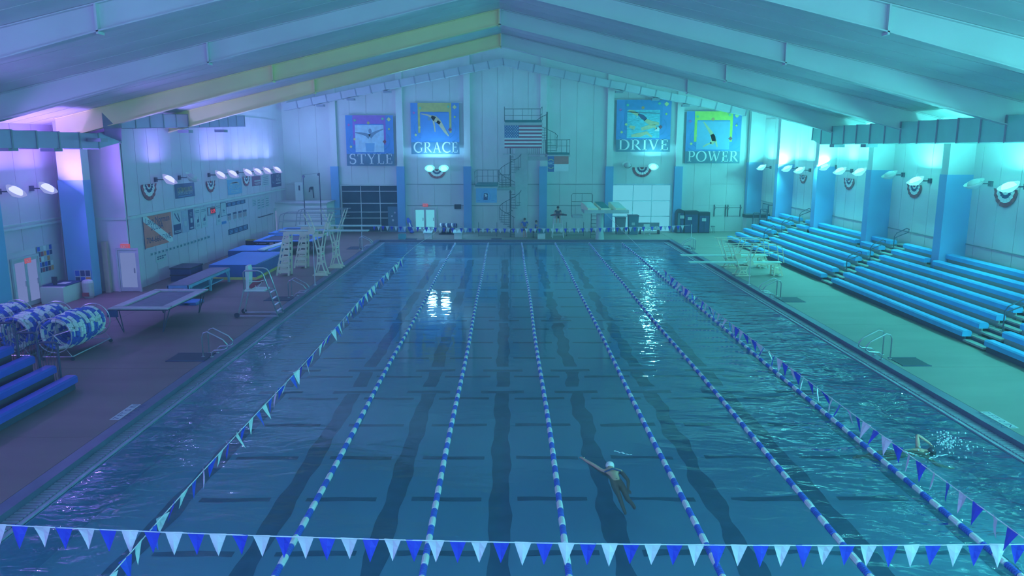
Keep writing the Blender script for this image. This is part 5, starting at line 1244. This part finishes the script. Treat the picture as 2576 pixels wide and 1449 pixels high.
# left corner hurdle frame, caddies on the storage roof, reel heap by the double door
t = thing('spotting_frame', 'tall dark goal-shaped spotting frame behind the tall springboards', 'frame', (-15.6, 56.5, ZD))
p, q = PY(762, 440, 59.2), PY(803, 435, 59.2)
MB().tube([(p.x, 59.2, ZD), (p.x, 59.2, p.z), (q.x, 59.2, q.z), (q.x, 59.2, ZD)], .04, 7).build('frame_tube', DARKFR, t); MB().lathe([(.02, -.03), (.1, -.03), (.1, .03), (.02, .03)], (q.x - .05, 59.15, q.z - .12), 10, 'y').build('pulley', DARKFR, t); MB().lathe([(.02, -.03), (.1, -.03), (.1, .03), (.02, .03)], (p.x + .05, 59.15, p.z - .12), 10, 'y').build('pulley', DARKFR, t)
t = thing('wall_cabinet', 'white upright cabinet standing on the storage room roof', 'cabinet', (PY(752, 480, 63.6).x, 63.6, 2.95)); p, q = PY(742, 459, 63.6), PY(763, 500, 63.6)
MB().box(p.x, 63.5, 2.955, q.x, 64.1, p.z).build('body', WPLAST, t); MB().box(p.x + .3, 63.48, p.z - .65, p.x + .42, 63.499, p.z - .25).build('slot', DARKFR, t)
t = thing('winch_handle', 'dark winch hanging on the far wall above the storage room', 'winch', (PY(786, 480, YW - .05).x, YW - .05, 3.9)); x = PY(785, 480, YW).x; MB().tube([(x - .2, YW - .15, 3.6), (x - .15, YW - .15, 3.95), (x + .1, YW - .15, 4.0), (x + .15, YW - .15, 3.1)], .05, 6).build('arm', DARKFR, t); MB().box(x - .1, YW - .15, 3.8, x + .12, YW - .031, 4.05).build('bracket', DARKFR, t)
p = PY(1128, 565, 62.6)
t = thing('reel_cart', 'low reel of blue and white lane rope against the far wall', 'reel', (p.x, 62.8, ZD))
for xx in (p.x - .75, p.x + .75): MB().tube([(xx + .1 * 0, 62.8 + .42 * math.cos(a * PI / 8), ZD + .5 + .42 * math.sin(a * PI / 8)) for a in range(16)], .02, 5, closed=True).build('hoop', CHROME, t)
MB().tube([(p.x - .8, 62.8, ZD + .5), (p.x + .8, 62.8, ZD + .5)], .04, 6).build('axle', CHROME, t); MB().box(p.x - .8, 62.5, ZD, p.x + .8, 62.6, ZD + .08).box(p.x - .8, 63.0, ZD, p.x + .8, 63.1, ZD + .08).build('base', DARKFR, t)
for k in range(9):
    m = MB()
    m.tube([(p.x - .62 + .155 * k + .05 * math.sin(a), 62.8 + .36 * math.cos(a * PI / 8), ZD + .5 + .36 * math.sin(a * PI / 8)) for a in range(16)], .07, 6, closed=True); m.build('rope_coil', PRINTK if k % 3 else WPLAST, t)
t = thing('blue_equipment_bag', 'blue bag and flippers leaning against the pad left of the double door', 'bag', (PY(1030, 570, 63.9).x, 63.8, ZD)); x = PY(1030, 570, 63.8).x
m = MB(); m.tube([(x - .15, 63.9, ZD + 1.25), (x, 63.85, ZD + .9), (x + .15, 63.8, ZD + .45), (x + .2, 63.8, ZD + .02)], [.1, .2, .22, .16], 9); m.build('bag_body', BPLAST, t, smooth=True); m = MB(); m.tube([(x, 63.62, ZD + .9), (x + .12, 63.58, ZD + .5)], [.05, .08], 7); m.build('white_panel', PRINTW, t); MB().sphere((x + .25, 63.5, ZD + .14), .14, 10, 6, (1.3, 1, 1)).build('flipper', BPLAST, t)
# ================================================================== LEFT WALL SIGNS
def lsign(xl, ytl, ybl, xr, off=.035):
    a = PX(xl, ytl, XWL + off); b = PX(xl, ybl, XWL + off); c = PX(xr, ytl, XWL + off)
    return Plane((XWL + off, a.y, b.z), (0, 1, 0), (1, 0, 0)), c.y - a.y, a.z - b.z
def board(xl, ytl, ybl, xr, m, label, name='wall_sign', cat='sign', grp='signs on the left wall', off=.035):
    pl, w, h = lsign(xl, ytl, ybl, xr, off); t = thing(name, label, cat, tuple(pl.O + pl.X * w / 2), grp)
    pl.rect(0, 0, w, h, 0, .012).build('sheet', m, t); return pl, w, h, t
def bars(pl, w, h, t, rows, m, nm='text_line', o=.013):
    for (u0, v0, u1, v1) in rows: pl.rect(u0 * w, v0 * h, u1 * w, v1 * h, o, o + .004).build(nm, m, t)
def word(pl, txt, u, v, size, m, t, width, o=.02): textmesh(txt, size, m, 'lettering', t, O=pl.P(u, v, o), X=pl.X, Y=pl.Z, width=width)
# orange scuba banner with a white diagonal
pl, w, h, t = board(358, 547, 628, 430, ORANGE, 'orange scuba banner with a white diagonal stripe on the left wall', 'scuba_banner', 'banner')
pl.slab([(0, h), (.0, .86 * h), (.86 * w, 0), (w, 0), (w, .12 * h), (.13 * w, h)], .013, .017).build('white_diagonal', PRINTW, t)
word(pl, 'Lake Norman', .5 * w, .74 * h, .5, PRINTK, t, .84 * w); word(pl, 'SCUBA', .46 * w, .53 * h, .5, PRINTK, t, .44 * w); word(pl, '704-660-DIVE', .5 * w, .13 * h, .45, PRINTK, t, .86 * w)
MB().box(XWL + .04, pl.O.y - .04, pl.O.z - .04, XWL + .06, pl.O.y, pl.O.z + h + .04).build('edge_hem', PRINTK, t)
pl, w, h, t = board(433, 532, 592, 452, PRINTGR, 'white and navy sign with a dark swoosh, right of the scuba banner')
pl.rect(0, 0, w, .42 * h, .013, .016).build('navy_block', PRINTK, t); bars(pl, w, h, t, [(.1, .06, .9, .09), (.1, .12, .9, .15)], PRINTGR, o=.017)
m = MB()
for q in ribbon([(.25 * w, .9 * h), (.45 * w, .72 * h), (.72 * w, .56 * h), (.86 * w, .50 * h), (.84 * w, .62 * h), (.66 * w, .88 * h)], .09 * w): pl.slab(q, .013, .016, m)
m.build('swoosh', PRINTK, t)
pl, w, h, t = board(455, 531, 588, 472, mat('lilac_sign', (.48, .48, .62), .6), 'lilac record sign with a small picture, second from the scuba banner')
bars(pl, w, h, t, [(.25, .80, .75, .82), (.25, .74, .75, .76), (.25, .68, .75, .70), (.3, .30, .7, .52)], PRINTGR)
pl, w, h, t = board(472, 528, 580, 485, PRINTK, 'narrow navy sign with a pale panel on the left wall')
bars(pl, w, h, t, [(.3, .82, .7, .84), (.25, .75, .75, .77), (.25, .68, .75, .70), (.35, .34, .75, .56), (.2, .06, .8, .13)], PRINTGR)
for xl, yt, yb, xr, lb in ((488, 525, 579, 502, 'pale sign with a small dark figure, left of a matching one'), (503, 522, 575, 519, 'pale sign with a small dark figure, left of the red digit clock'), (541, 513, 568, 554, 'pale sign with a small dark figure, right of the red digit clock')):
    pl, w, h, t = board(xl, yt, yb, xr, PRINTGR, lb)
    bars(pl, w, h, t, [(.15, .86, .85, .89), (.15, .78, .85, .81), (.25, .2, .75, .22), (.25, .14, .75, .16)], SLATE)
    pl.slab([(.35 * w, .32 * h), (.68 * w, .32 * h), (.72 * w, .62 * h), (.62 * w, .48 * h), (.40 * w, .46 * h)], .013, .017).build('figure', PRINTK, t)
# pace clock
pl, w, h, t = board(523, 524, 541, 541, GALV, 'digital pace clock with red digits reading 5 5 5 on the left wall', 'pace_clock', 'clock', off=.08)
pl.rect(-.02, -.05, w + .02, h + .05, -.045, -.002).build('housing', GALVD, t)
pl.rect(.28 * w, .04 * h, w, .96 * h, .013, .016).build('display', mat('dark_red_display', (.35, .03, .06), .4), t); word(pl, '5:55', .64 * w, .18 * h, .5 * h + .1, CLOCKR, t, .62 * w, .02)
pl, w, h, t = board(553, 511, 546, 568, PRINTK, 'dark framed white notice beside the upper record board')
pl.rect(.06 * w, .03 * h, .94 * w, .97 * h, .013, .016).build('paper', PRINTGR, t); bars(pl, w, h, t, [(.35, .35, .7, .45), (.4, .45, .5, .52), (.3, .25, .8, .27)], SLATE, o=.017)
pl, w, h, t = board(557, 558, 565, 569, PRINTB, 'small blue sign under the dark framed notice'); bars(pl, w, h, t, [(.1, .3, .9, .7)], DEEPB)
for xl, yt, yb, xr, lb in ((569, 511, 521, 617, 'upper blue record board above the four shields'), (574, 578, 592, 624, 'lower blue record board below the four shields')):
    pl, w, h, t = board(xl, yt, yb, xr, PRINTK, lb, 'record_board')
    for k in range(4):
        bars(pl, w, h, t, [(.05 + .24 * k, .18 + .25 * j, .21 + .24 * k, .30 + .25 * j) for j in range(3)], PRINTLB)
for k, (xl, yt, yb) in enumerate(((571, 537, 563), (585, 533, 559), (598, 530, 556), (610, 527, 553))):
    pl, w, h = lsign(xl, yt, yb, xl + 10); t = thing('shield_plaque', ['leftmost', 'second', 'third', 'rightmost'][k] + ' striped shield plaque between the two blue record boards', 'plaque', tuple(pl.O), 'shield plaques on the left wall')
    pl.slab([(0, .35 * h), (.5 * w, 0), (w, .35 * h), (w, .95 * h), (0, .95 * h)], 0, .012).build('shield', PRINTGR, t)
    for j in range(4): pl.slab([((.12 + .21 * j) * w, .28 * h), ((.22 + .21 * j) * w, .28 * h), ((.22 + .21 * j) * w, .7 * h), ((.12 + .21 * j) * w, .7 * h)], .013, .016).build('red_stripe', mat('muted_red_print', (.44, .16, .26), .6), t)
    pl.rect(.05 * w, .74 * h, .95 * w, .93 * h, .013, .016).build('dark_top', PRINTK, t)
for k, (xl, yt, yb, xr) in enumerate(((634, 500, 520, 644), (646, 496, 530, 654), (656, 497, 526, 664), (666, 493, 522, 676))):
    pl, w, h, t = board(xl, yt, yb, xr, PRINTGR, ['first', 'second', 'third', 'last'][k] + ' of the small pale printed sheets right of the record boards'); bars(pl, w, h, t, [(.15, .12 + .2 * j, .85, .18 + .2 * j) for j in range(4)], SLATE)
# banners above the ledge
pl, w, h, t = board(438, 464, 501, 488, mat('dark_mountain_print', (.12, .15, .30), .6, var=.3, scale=1.2), 'dark banner with gold lettering between two fans on the left wall', 'school_banner', 'banner')
word(pl, 'CATAMOUNTS', .5 * w, .40 * h, .4, OLIVE, t, .76 * w); word(pl, 'SWIM AND DIVE', .5 * w, .22 * h, .3, PRINTGR, t, .76 * w); bars(pl, w, h, t, [(.15, .1, .85, .13)], PRINTLB)
pl, w, h, t = board(571, 453, 492, 607, PRINTLB, 'light blue banner with pale lettering between two fans on the left wall', 'school_banner', 'banner')
word(pl, 'HOUGH', .5 * w, .36 * h, .4, PRINTGR, t, .8 * w); bars(pl, w, h, t, [(.3, .74, .7, .79), (.2, .22, .8, .26), (.2, .12, .8, .15)], PRINTGR)
m = MB()
for q in ribbon(arc(.5 * w, .58 * h, .32 * w, .2 * h, 15, 165, 10), .05 * w): pl.slab(q, .013, .017, m)
m.build('arch_print', PRINTGR, t)
pl, w, h, t = board(633, 444, 469, 655, mat('maroon_print', (.30, .12, .24), .6), 'dark red banner with pale lines right of the third fan', 'school_banner', 'banner'); bars(pl, w, h, t, [(.25, .42, .95, .56), (.25, .24, .95, .30), (.35, .12, .95, .17)], PRINTGR)
pl, w, h, t = board(658, 441, 470, 676, PRINTGR, 'pale text sheet between the dark red banner and the last banner'); bars(pl, w, h, t, [(.15, .15 + .16 * j, .85, .19 + .16 * j) for j in range(5)], SLATE)
pl, w, h, t = board(681, 437, 472, 706, PRINTK, 'navy banner reading WE ARE at the far end of the left wall', 'school_banner', 'banner')
word(pl, 'WE', .68 * w, .66 * h, .4, PRINTGR, t, .32 * w); word(pl, 'ARE', .68 * w, .38 * h, .4, PRINTGR, t, .48 * w); bars(pl, w, h, t, [(.45, .2, .92, .28)], PRINTGR)
m = MB()
for q in ribbon(arc(.2 * w, .6 * h, .14 * w, .28 * h, 90, 300, 10), .05 * w): pl.slab(q, .013, .016, m)
m.build('crest_print', SLATE, t)
# row of small square plates, socket panel, rail, lower window
for k in range(17):
    px = 378 + 9.6 * k - .04 * k * k; py = 641 - 2.75 * k
    pl, w, h = lsign(px, py - 4, py + 4, px + 6.5); t = thing('number_plate', ['first', 'second', 'third', 'fourth', 'fifth', 'sixth', 'seventh', 'eighth', 'ninth', 'tenth', 'eleventh', 'twelfth', 'thirteenth', 'fourteenth', 'fifteenth', 'sixteenth', 'last'][k] + ' small square plate from the left in the row under the signs', 'plate', tuple(pl.O), 'row of small square plates'); pl.rect(0, 0, w, h, 0, .01).build('plate', PRINTGR, t); pl.rect(.18 * w, .18 * h, .82 * w, .82 * h, .011, .014).build('inset', SLATE, t)
pl, w, h, t = board(391, 641, 662, 418, PRINTGR, 'pale notice with short dark lines near the exit door', off=.035); bars(pl, w, h, t, [(.12 + .22 * (j % 4), .55 - .25 * (j // 4), .28 + .22 * (j % 4), .70 - .25 * (j // 4)) for j in range(7)], PRINTK)
p, q = PX(652, 547, XWL + .2), PX(687, 541, XWL + .2); t = thing('barre_rail', 'dark wall rail near the far window on the left wall', 'rail', (XWL + .05, p.y, p.z)); MB().tube([(XWL + .2, p.y, p.z), (XWL + .2, q.y, p.z)], .04, 6).build('bar', DARKFR, t)
for y in (p.y + .2, q.y - .2): MB().tube([(XWL + .03, y, p.z), (XWL + .2, y, p.z)], .03, 5).build('bracket', DARKFR, t)
p, q = PX(690, 540, XWL + .03), PX(716, 583, XWL + .03)
glass_door('door_5', (XWL + .03, p.y, ZD), (0, 1, 0), (1, 0, 0), q.y - p.y, 2.2, 3, 'bright narrow panelled door at the far end of the left wall', DAYV, PRINTGR)

# ================================================================== PEOPLE
def skinmesh(name, nodes, edges, m, parent=None, org=(0, 0, 0), root=0, sub=1):
    """one continuous surface grown over a skeleton: nodes = [(point, rx, ry)]"""
    me = bpy.data.meshes.new('sk'); me.from_pydata([Vector(n[0]) for n in nodes], edges, []); me.update()
    o = bpy.data.objects.new('sk', me); COL.objects.link(o)
    o.modifiers.new('s', 'SKIN')
    if not me.skin_vertices: me.attributes  # layer is made with the modifier
    if len(me.skin_vertices) == 0:
        bm = __import__('bmesh').new(); bm.from_mesh(me); bm.verts.layers.skin.verify(); bm.to_mesh(me); bm.free()
    for i, n in enumerate(nodes):
        sv = me.skin_vertices[0].data[i]; sv.radius = (n[1], n[2] if len(n) > 2 else n[1]); sv.use_root = (i == root)
    ss = o.modifiers.new('u', 'SUBSURF'); ss.levels = sub; ss.render_levels = sub
    bpy.context.view_layer.update()
    me2 = bpy.data.meshes.new_from_object(o.evaluated_get(bpy.context.evaluated_depsgraph_get()))
    vs = [v.co.copy() for v in me2.vertices]; fs = [tuple(p.vertices) for p in me2.polygons]
    bpy.data.objects.remove(o); bpy.data.meshes.remove(me); bpy.data.meshes.remove(me2)
    b = MB(); b.add(vs, fs); return b.build(name, m, parent, smooth=True, org=None if parent else org)
def hand_nodes(N, E, wrist, d, side, k=1.0):
    """palm and five fingers from the wrist node index; d = pointing direction, side = thumb side"""
    w = Vector(N[wrist][0]); d = Vector(d).normalized(); sd = (Vector(side) - d * Vector(side).dot(d)).normalized(); up = d.cross(sd)
    N.append((w + d * .07 * k, .036 * k, .018 * k)); pm = len(N) - 1; E.append((wrist, pm))
    for j, (o, L) in enumerate(((.03, .075), (.01, .085), (-.01, .08), (-.03, .06))):
        a = w + d * .10 * k + sd * o * k; N.append((a, .0095 * k)); i0 = len(N) - 1; E.append((pm, i0)); N.append((a + d * L * .55 * k + up * .008 * k, .009 * k)); E.append((i0, i0 + 1)); N.append((a + d * L * k + up * .022 * k, .0075 * k)); E.append((i0 + 1, i0 + 2))
    a = w + d * .045 * k + sd * .045 * k; N.append((a, .012 * k)); E.append((pm, len(N) - 1)); N.append((a + d * .045 * k + sd * .025 * k, .009 * k)); E.append((len(N) - 2, len(N) - 1))
def head_parts(t, c, r, face, up, hairm, cap=False, long=0):
    """face = facing direction"""
    c, fdir, up = Vector(c), Vector(face).normalized(), Vector(up).normalized(); sd = fdir.cross(up).normalized()
    def ell(name, ctr, rx, ry, rz, m):
        b = MB(); b.sphere((0, 0, 0), 1, 12, 8)
        b.v = [ctr + sd * v.x * rx + fdir * v.y * ry + up * v.z * rz for v in b.v]; return b.build(name, m, t, smooth=True)
    m = MB()
    for s in (-1, 1):
        q = MB(); q.sphere((0, 0, 0), 1, 8, 6); m.add([c + sd * s * .35 * r + fdir * .86 * r + up * .05 * r + v * .10 * r for v in q.v], q.f)
    m.build('eyes', PRINTK, t)
    b = MB(); b.add([c + fdir * .9 * r + up * .05 * r, c + fdir * 1.12 * r - up * .22 * r, c + fdir * .88 * r - up * .26 * r + sd * .12 * r, c + fdir * .88 * r - up * .26 * r - sd * .12 * r], [(0, 1, 2), (0, 3, 1), (1, 3, 2)]); b.build('nose', SKIN, t)
    ell('mouth', c + fdir * .86 * r - up * .48 * r, .26 * r, .05 * r, .05 * r, mat('lips', (.50, .22, .22), .5))
    for s in (-1, 1): ell('ear', c + sd * s * .92 * r, .10 * r, .18 * r, .26 * r, SKIN)
    ell('swim_cap' if cap else 'hair', c + up * .18 * r - fdir * .14 * r, 1.02 * r, 1.02 * r, 1.0 * r, hairm)
    if long:
        b = MB(); b.tube([c - fdir * .5 * r + up * .2 * r, c - fdir * .8 * r - up * .8 * r, c - fdir * .8 * r - up * (.8 + long) * r], [r * .8, r * .75, r * .35], 10); b.build('long_hair', hairm, t, smooth=True)
HAIR = mat('dark_hair', (.06, .05, .06), .6); BLUESH = mat('blue_staff_shirt', (.06, .16, .56), .7); NAVYSH = mat('dark_staff_shirt', (.07, .09, .14), .7); SHORTS = mat('dark_shorts', (.06, .07, .12), .7); REDSH = mat('red_shorts', (.50, .10, .12), .7)
def stand_person(x, y, z, hgt, face, label, shirt, shorts, seated=None, long=0, arms='hips', hair=HAIR):
    """x,y: feet (standing) or hips (seated, seated = seat height). face: +-1 along x or (fx, fy)"""
    k = hgt / 1.7; f = Vector((face[0], face[1], 0)).normalized(); s = Vector((f.y, -f.x, 0))
    base = Vector((x, y, z)); up = Vector((0, 0, 1))
    hip = base + up * (.90 * k if seated is None else seated - z + .10 * k)
    t = None; N, E = [], []
    def n(p, a, b=None): N.append((p, a * k, (b or a) * k)); return len(N) - 1
    pel = n(hip, .13, .10); wa = n(hip + up * .16 * k, .115, .085); ch = n(hip + up * .38 * k, .135, .10); nk = n(hip + up * .55 * k, .055); hd0 = n(hip + up * .63 * k + f * .01, .075, .085); hd = n(hip + up * .75 * k + f * .015, .085, .10)
    E += [(pel, wa), (wa, ch), (ch, nk), (nk, hd0), (hd0, hd)]
    leg = []
    for sg in (-1, 1):
        if seated is None:
            a = n(hip + s * sg * .09 * k - up * .08 * k, .085); b = n(base + s * sg * .10 * k + up * .48 * k + f * .01, .058); c = n(base + s * sg * .10 * k + up * .07 * k, .040); d = n(base + s * sg * .11 * k + up * .03 * k + f * .14 * k, .034)
        else:
            a = n(hip + s * sg * .10 * k + f * .10 * k, .085); b = n(hip + s * sg * .12 * k + f * .44 * k + up * .02, .062); c = n(hip + s * sg * .12 * k + f * .46 * k - up * .40 * k, .042); d = n(hip + s * sg * .12 * k + f * .60 * k - up * .44 * k, .034)
        E += [(pel, a), (a, b), (b, c), (c, d)]; leg.append((a, b, c))
    arm = []
    for sg in (-1, 1):
        sh = n(hip + up * .50 * k + s * sg * .19 * k, .055)
        if arms == 'hips': el = n(hip + up * .24 * k + s * sg * .33 * k - f * .05, .040); wr = n(hip + up * .10 * k + s * sg * .17 * k + f * .06, .028); dd = -s * sg * .4 + f * .4 - up * .2
        else: el = n(hip + up * .24 * k + s * sg * .26 * k + f * .08, .040); wr = n(hip + up * .13 * k + s * sg * .17 * k + f * .30 * k, .028); dd = f - s * sg * .5
        E += [(ch, sh), (sh, el), (el, wr)]; arm.append((sh, el)); hand_nodes(N, E, wr, dd, up, k)
    t = skinmesh('person', N, E, SKIN, org=tuple(base)); tag(t, label, 'person')
    # clothes follow the same joints, a little larger
    g = lambda i, q: (N[i][0], N[i][1] + q, N[i][2] + q if len(N[i]) > 2 else N[i][1] + q)
    SN = [g(pel, .012), g(wa, .015), g(ch, .018), (Vector(N[nk][0]) - up * .07 * k, .07 * k)]; SE = [(0, 1), (1, 2), (2, 3)]
    for (sh, el) in arm:
        SN.append(g(sh, .016)); i = len(SN) - 1; SE.append((2, i)); SN.append((Vector(N[sh][0]).lerp(Vector(N[el][0]), .6), .058 * k)); SE.append((i, i + 1))
    skinmesh('shirt', SN, SE, shirt, t)
    PN = [g(pel, .018)]; PE = []
    for (a, b, c) in leg:
        PN.append(g(a, .02)); i = len(PN) - 1; PE.append((0, i)); PN.append((Vector(N[a][0]).lerp(Vector(N[b][0]), .75), .085 * k)); PE.append((i, i + 1))
    skinmesh('shorts', PN, PE, shorts, t)
    head_parts(t, hip + up * .71 * k + f * .02, .105 * k, f, up, hair, long=long)
    return t
p = PZ(1320, 598, ZD); stand_person(p.x, p.y, ZD, 1.56, (.1, -1), 'girl with long dark hair in a blue shirt standing below the spiral stairs', BLUESH, SHORTS, long=1.6)
p = PZ(1349, 597, ZD)
t = thing('deck_bench', 'low dark bench under the person sitting on the far deck', 'bench', (p.x, p.y, ZD)); MB().box(p.x - .3, p.y - .3, .60, p.x + .45, p.y + .25, .66).build('seat', DARKFR, t)
for xx in (p.x - .25, p.x + .4): MB().box(xx - .03, p.y - .28, ZD, xx + .03, p.y + .22, .60).build('leg', DARKFR, t)
stand_person(p.x - .02, p.y, ZD, 1.68, (1, -.15), 'person in a blue shirt sitting sideways on a low bench on the far deck', BLUESH, REDSH, seated=.66, arms='lap')
xg = PY(1403, 590, 60.4).x
gc = thing('lifeguard_chair', 'tall white lifeguard chair on the far deck under the seated guard', 'chair', (xg, 60.4, ZD))
for sg in (-1, 1):
    MB().tube([(xg + sg * .45, 60.0, ZD), (xg + sg * .30, 60.15, 1.70)], .03, 6).build('front_leg', WPLAST, gc); MB().tube([(xg + sg * .48, 60.9, ZD), (xg + sg * .30, 60.6, 1.70)], .03, 6).build('rear_leg', WPLAST, gc)
MB().box(xg - .34, 60.1, 1.70, xg + .34, 60.65, 1.76).build('seat', WPLAST, gc); MB().box(xg - .32, 60.62, 1.76, xg + .32, 60.68, 2.35).build('backrest', WPLAST, gc)
for k in range(4): MB().tube([(xg - .42 + .03 * k, 60.03 + .03 * k, .45 + .3 * k), (xg + .42 - .03 * k, 60.03 + .03 * k, .45 + .3 * k)], .022, 6).build('rung', WPLAST, gc)
stand_person(xg, 60.42, ZD, 1.75, (0, -1), 'lifeguard in a dark shirt seated on the tall far chair', NAVYSH, SHORTS, seated=1.765, arms='lap')
t = thing('rescue_tube', 'dark rescue tube lying across the lap of the seated lifeguard', 'rescue tube', (xg, 60.0, 2.0)); MB().tube([(xg - .62, 59.98, 2.02), (xg - .35, 60.0, 2.06), (xg, 60.0, 2.10), (xg + .35, 60.0, 2.08), (xg + .68, 59.98, 2.04)], [.05, .075, .075, .075, .05], 8).build('tube_body', mat('dark_red_foam', (.20, .08, .12), .6), t, smooth=True)
MB().lathe([(.02, 0), (.085, 0), (.085, .12), (.02, .12)], (xg + .3, 60.0, 2.085), 10, 'x').build('strap_band', BLACK, t)

# swimmers
def swimmer(label, base, hd, Nf, capm, suit):
    """hd = heading; Nf(a, b, c): a along heading, b to the right, c up"""
    base = Vector(base); h = Vector((hd[0], hd[1], 0)).normalized(); r = Vector((h.y, -h.x, 0)); up = Vector((0, 0, 1))
    P = lambda a, b, c: base + h * a + r * b + up * c
    N, E = [], []
    def n(p, a, b=None): N.append((p, a, b or a)); return len(N) - 1
    pel = n(P(0, 0, -.06), .15, .10); wa = n(P(.20, -.01, -.03), .125, .085); ch = n(P(.44, -.02, .0), .165, .105); nk = n(P(.60, -.01, .0), .06); hd_ = n(P(.73, .02, .01), .09, .10)
    E += [(pel, wa), (wa, ch), (ch, nk), (nk, hd_)]
    for sg, kn in ((-1, .05), (1, -.06)):
        a = n(P(-.10, .09 * sg, -.08), .088); b = n(P(-.50, .10 * sg, -.14 + kn), .06); c = n(P(-.88, .09 * sg, -.18 - kn), .042); d = n(P(-1.08, .10 * sg, -.20 - kn), .03, .045)
        E += [(pel, a), (a, b), (b, c), (c, d)]
    for sg, el, wr, dd, td in Nf:
        s_ = n(P(.52, .21 * sg, .0), .06); e_ = n(P(*el), .045); w_ = n(P(*wr), .03); E += [(ch, s_), (s_, e_), (e_, w_)]
        hand_nodes(N, E, w_, h * dd[0] + r * dd[1] + up * dd[2], h * td[0] + r * td[1] + up * td[2])
    t = skinmesh('person', N, E, SKIN, org=tuple(base)); tag(t, label, 'person')
    g = lambda i, q: (N[i][0], N[i][1] + q, N[i][2] + q)
    if suit: skinmesh('swimsuit', [g(pel, .012), (Vector(N[pel][0]).lerp(Vector(N[wa][0]), .7), .138, .095)], [(0, 1)], suit, t); skinmesh('suit_strap', [(P(.40, -.2, .04), .02), (P(.40, 0, .115), .022), (P(.40, .2, .04), .02)], [(0, 1), (1, 2)], suit, t)
    head_parts(t, P(.74, .02, .01), .105, h * .75 - up * .55, h * .5 + up * .8, capm, cap=True)
    return t
pa, pb = PZ(1552, 1205, 0), PZ(1536, 1150, 0)
hv = (pb - pa)
swimmer('swimmer doing front crawl in the middle lanes, pale cap and dark suit', (pa.x + .0, pa.y - .05, -.02), (-.12, 1), [(-1, (.86, -.36, .03), (1.16, -.52, .05), (1, -.25, 0), (0, 1, 0)), (1, (.28, .34, -.14), (.02, .26, -.22), (-1, 0, -.1), (0, -1, 0))], WPLAST, PRINTK)
pc = PZ(2300, 1130, 0)
swimmer('swimmer with a dark cap and bent arm near the right edge of the pool', (pc.x - .35, pc.y, -.06), (1, -.10), [(-1, (.55, -.42, .30), (.85, -.36, .10), (.7, .1, -.8), (0, 1, 0)), (1, (.75, .30, -.18), (1.02, .26, -.26), (1, 0, -.2), (0, -1, 0))], BLACK, None)
# splash and wake foam
r3 = random.Random(11)
m = MB(); ps = PZ(2382, 1125, 0)
for k in range(150):
    a = r3.random() * 2 * PI; d = abs(r3.gauss(0, .28)); z = abs(r3.gauss(0, .16)) * (1.2 - min(1, d))
    m.sphere((ps.x + d * math.cos(a) * 1.2, ps.y + d * math.sin(a), .01 + z), r3.uniform(.008, .028), 6, 4)
FOAM = mat('water_foam', (.62, .78, .82), .4)
o = m.build('water_splash', FOAM); tag(o, 'white splash of drops in front of the swimmer with the dark cap', 'splash', kind='stuff')
m = MB()
def foam_streak(px0, py0, px1, py1, wd):
    p, q = PZ(px0, py0, .012), PZ(px1, py1, .012); n_ = 8; d = (q - p); s = Vector((-d.y, d.x, 0)).normalized()
    for i in range(n_):
        c = p.lerp(q, (i + .5) / n_); L = d.length / n_ * .55; w = wd * math.sin(PI * (i + .5) / n_) * r3.uniform(.5, 1.2)
        m.sphere((c.x + s.x * r3.uniform(-.03, .03), c.y + s.y * r3.uniform(-.03, .03), .006), 1, 8, 4, (L + abs(s.y) * w * .2, w, .012))
foam_streak(1545, 1134, 1590, 1144, .03); foam_streak(2250, 1128, 2308, 1145, .08); foam_streak(2220, 1120, 2262, 1135, .05); foam_streak(2350, 1147, 2385, 1143, .03); foam_streak(2335, 1152, 2360, 1149, .02)
o = m.build('wake_foam', FOAM); tag(o, 'thin white streaks of foam beside the two swimmers', 'foam', kind='stuff')
# ------------------------------------------------------------------ haze added through the whole hall to lift the dark tones
hm = bpy.data.materials.new('added_haze'); hm.use_nodes = True
nt = hm.node_tree; nt.nodes.remove(nt.nodes['Principled BSDF'])
vs_ = nt.nodes.new('ShaderNodeVolumeScatter'); vs_.inputs['Density'].default_value = .0045; vs_.inputs['Anisotropy'].default_value = 0.0
vs_.inputs[0].default_value = (.85, .92, 1, 1)
nt.links.new(vs_.outputs[0], nt.nodes['Material Output'].inputs['Volume'])
hz = MB().box(-25, -6.5, -2.5, 25, 67, 18).build('haze', hm)
tag(hz, 'thin humid haze hanging in the pool hall', 'haze', kind='stuff')
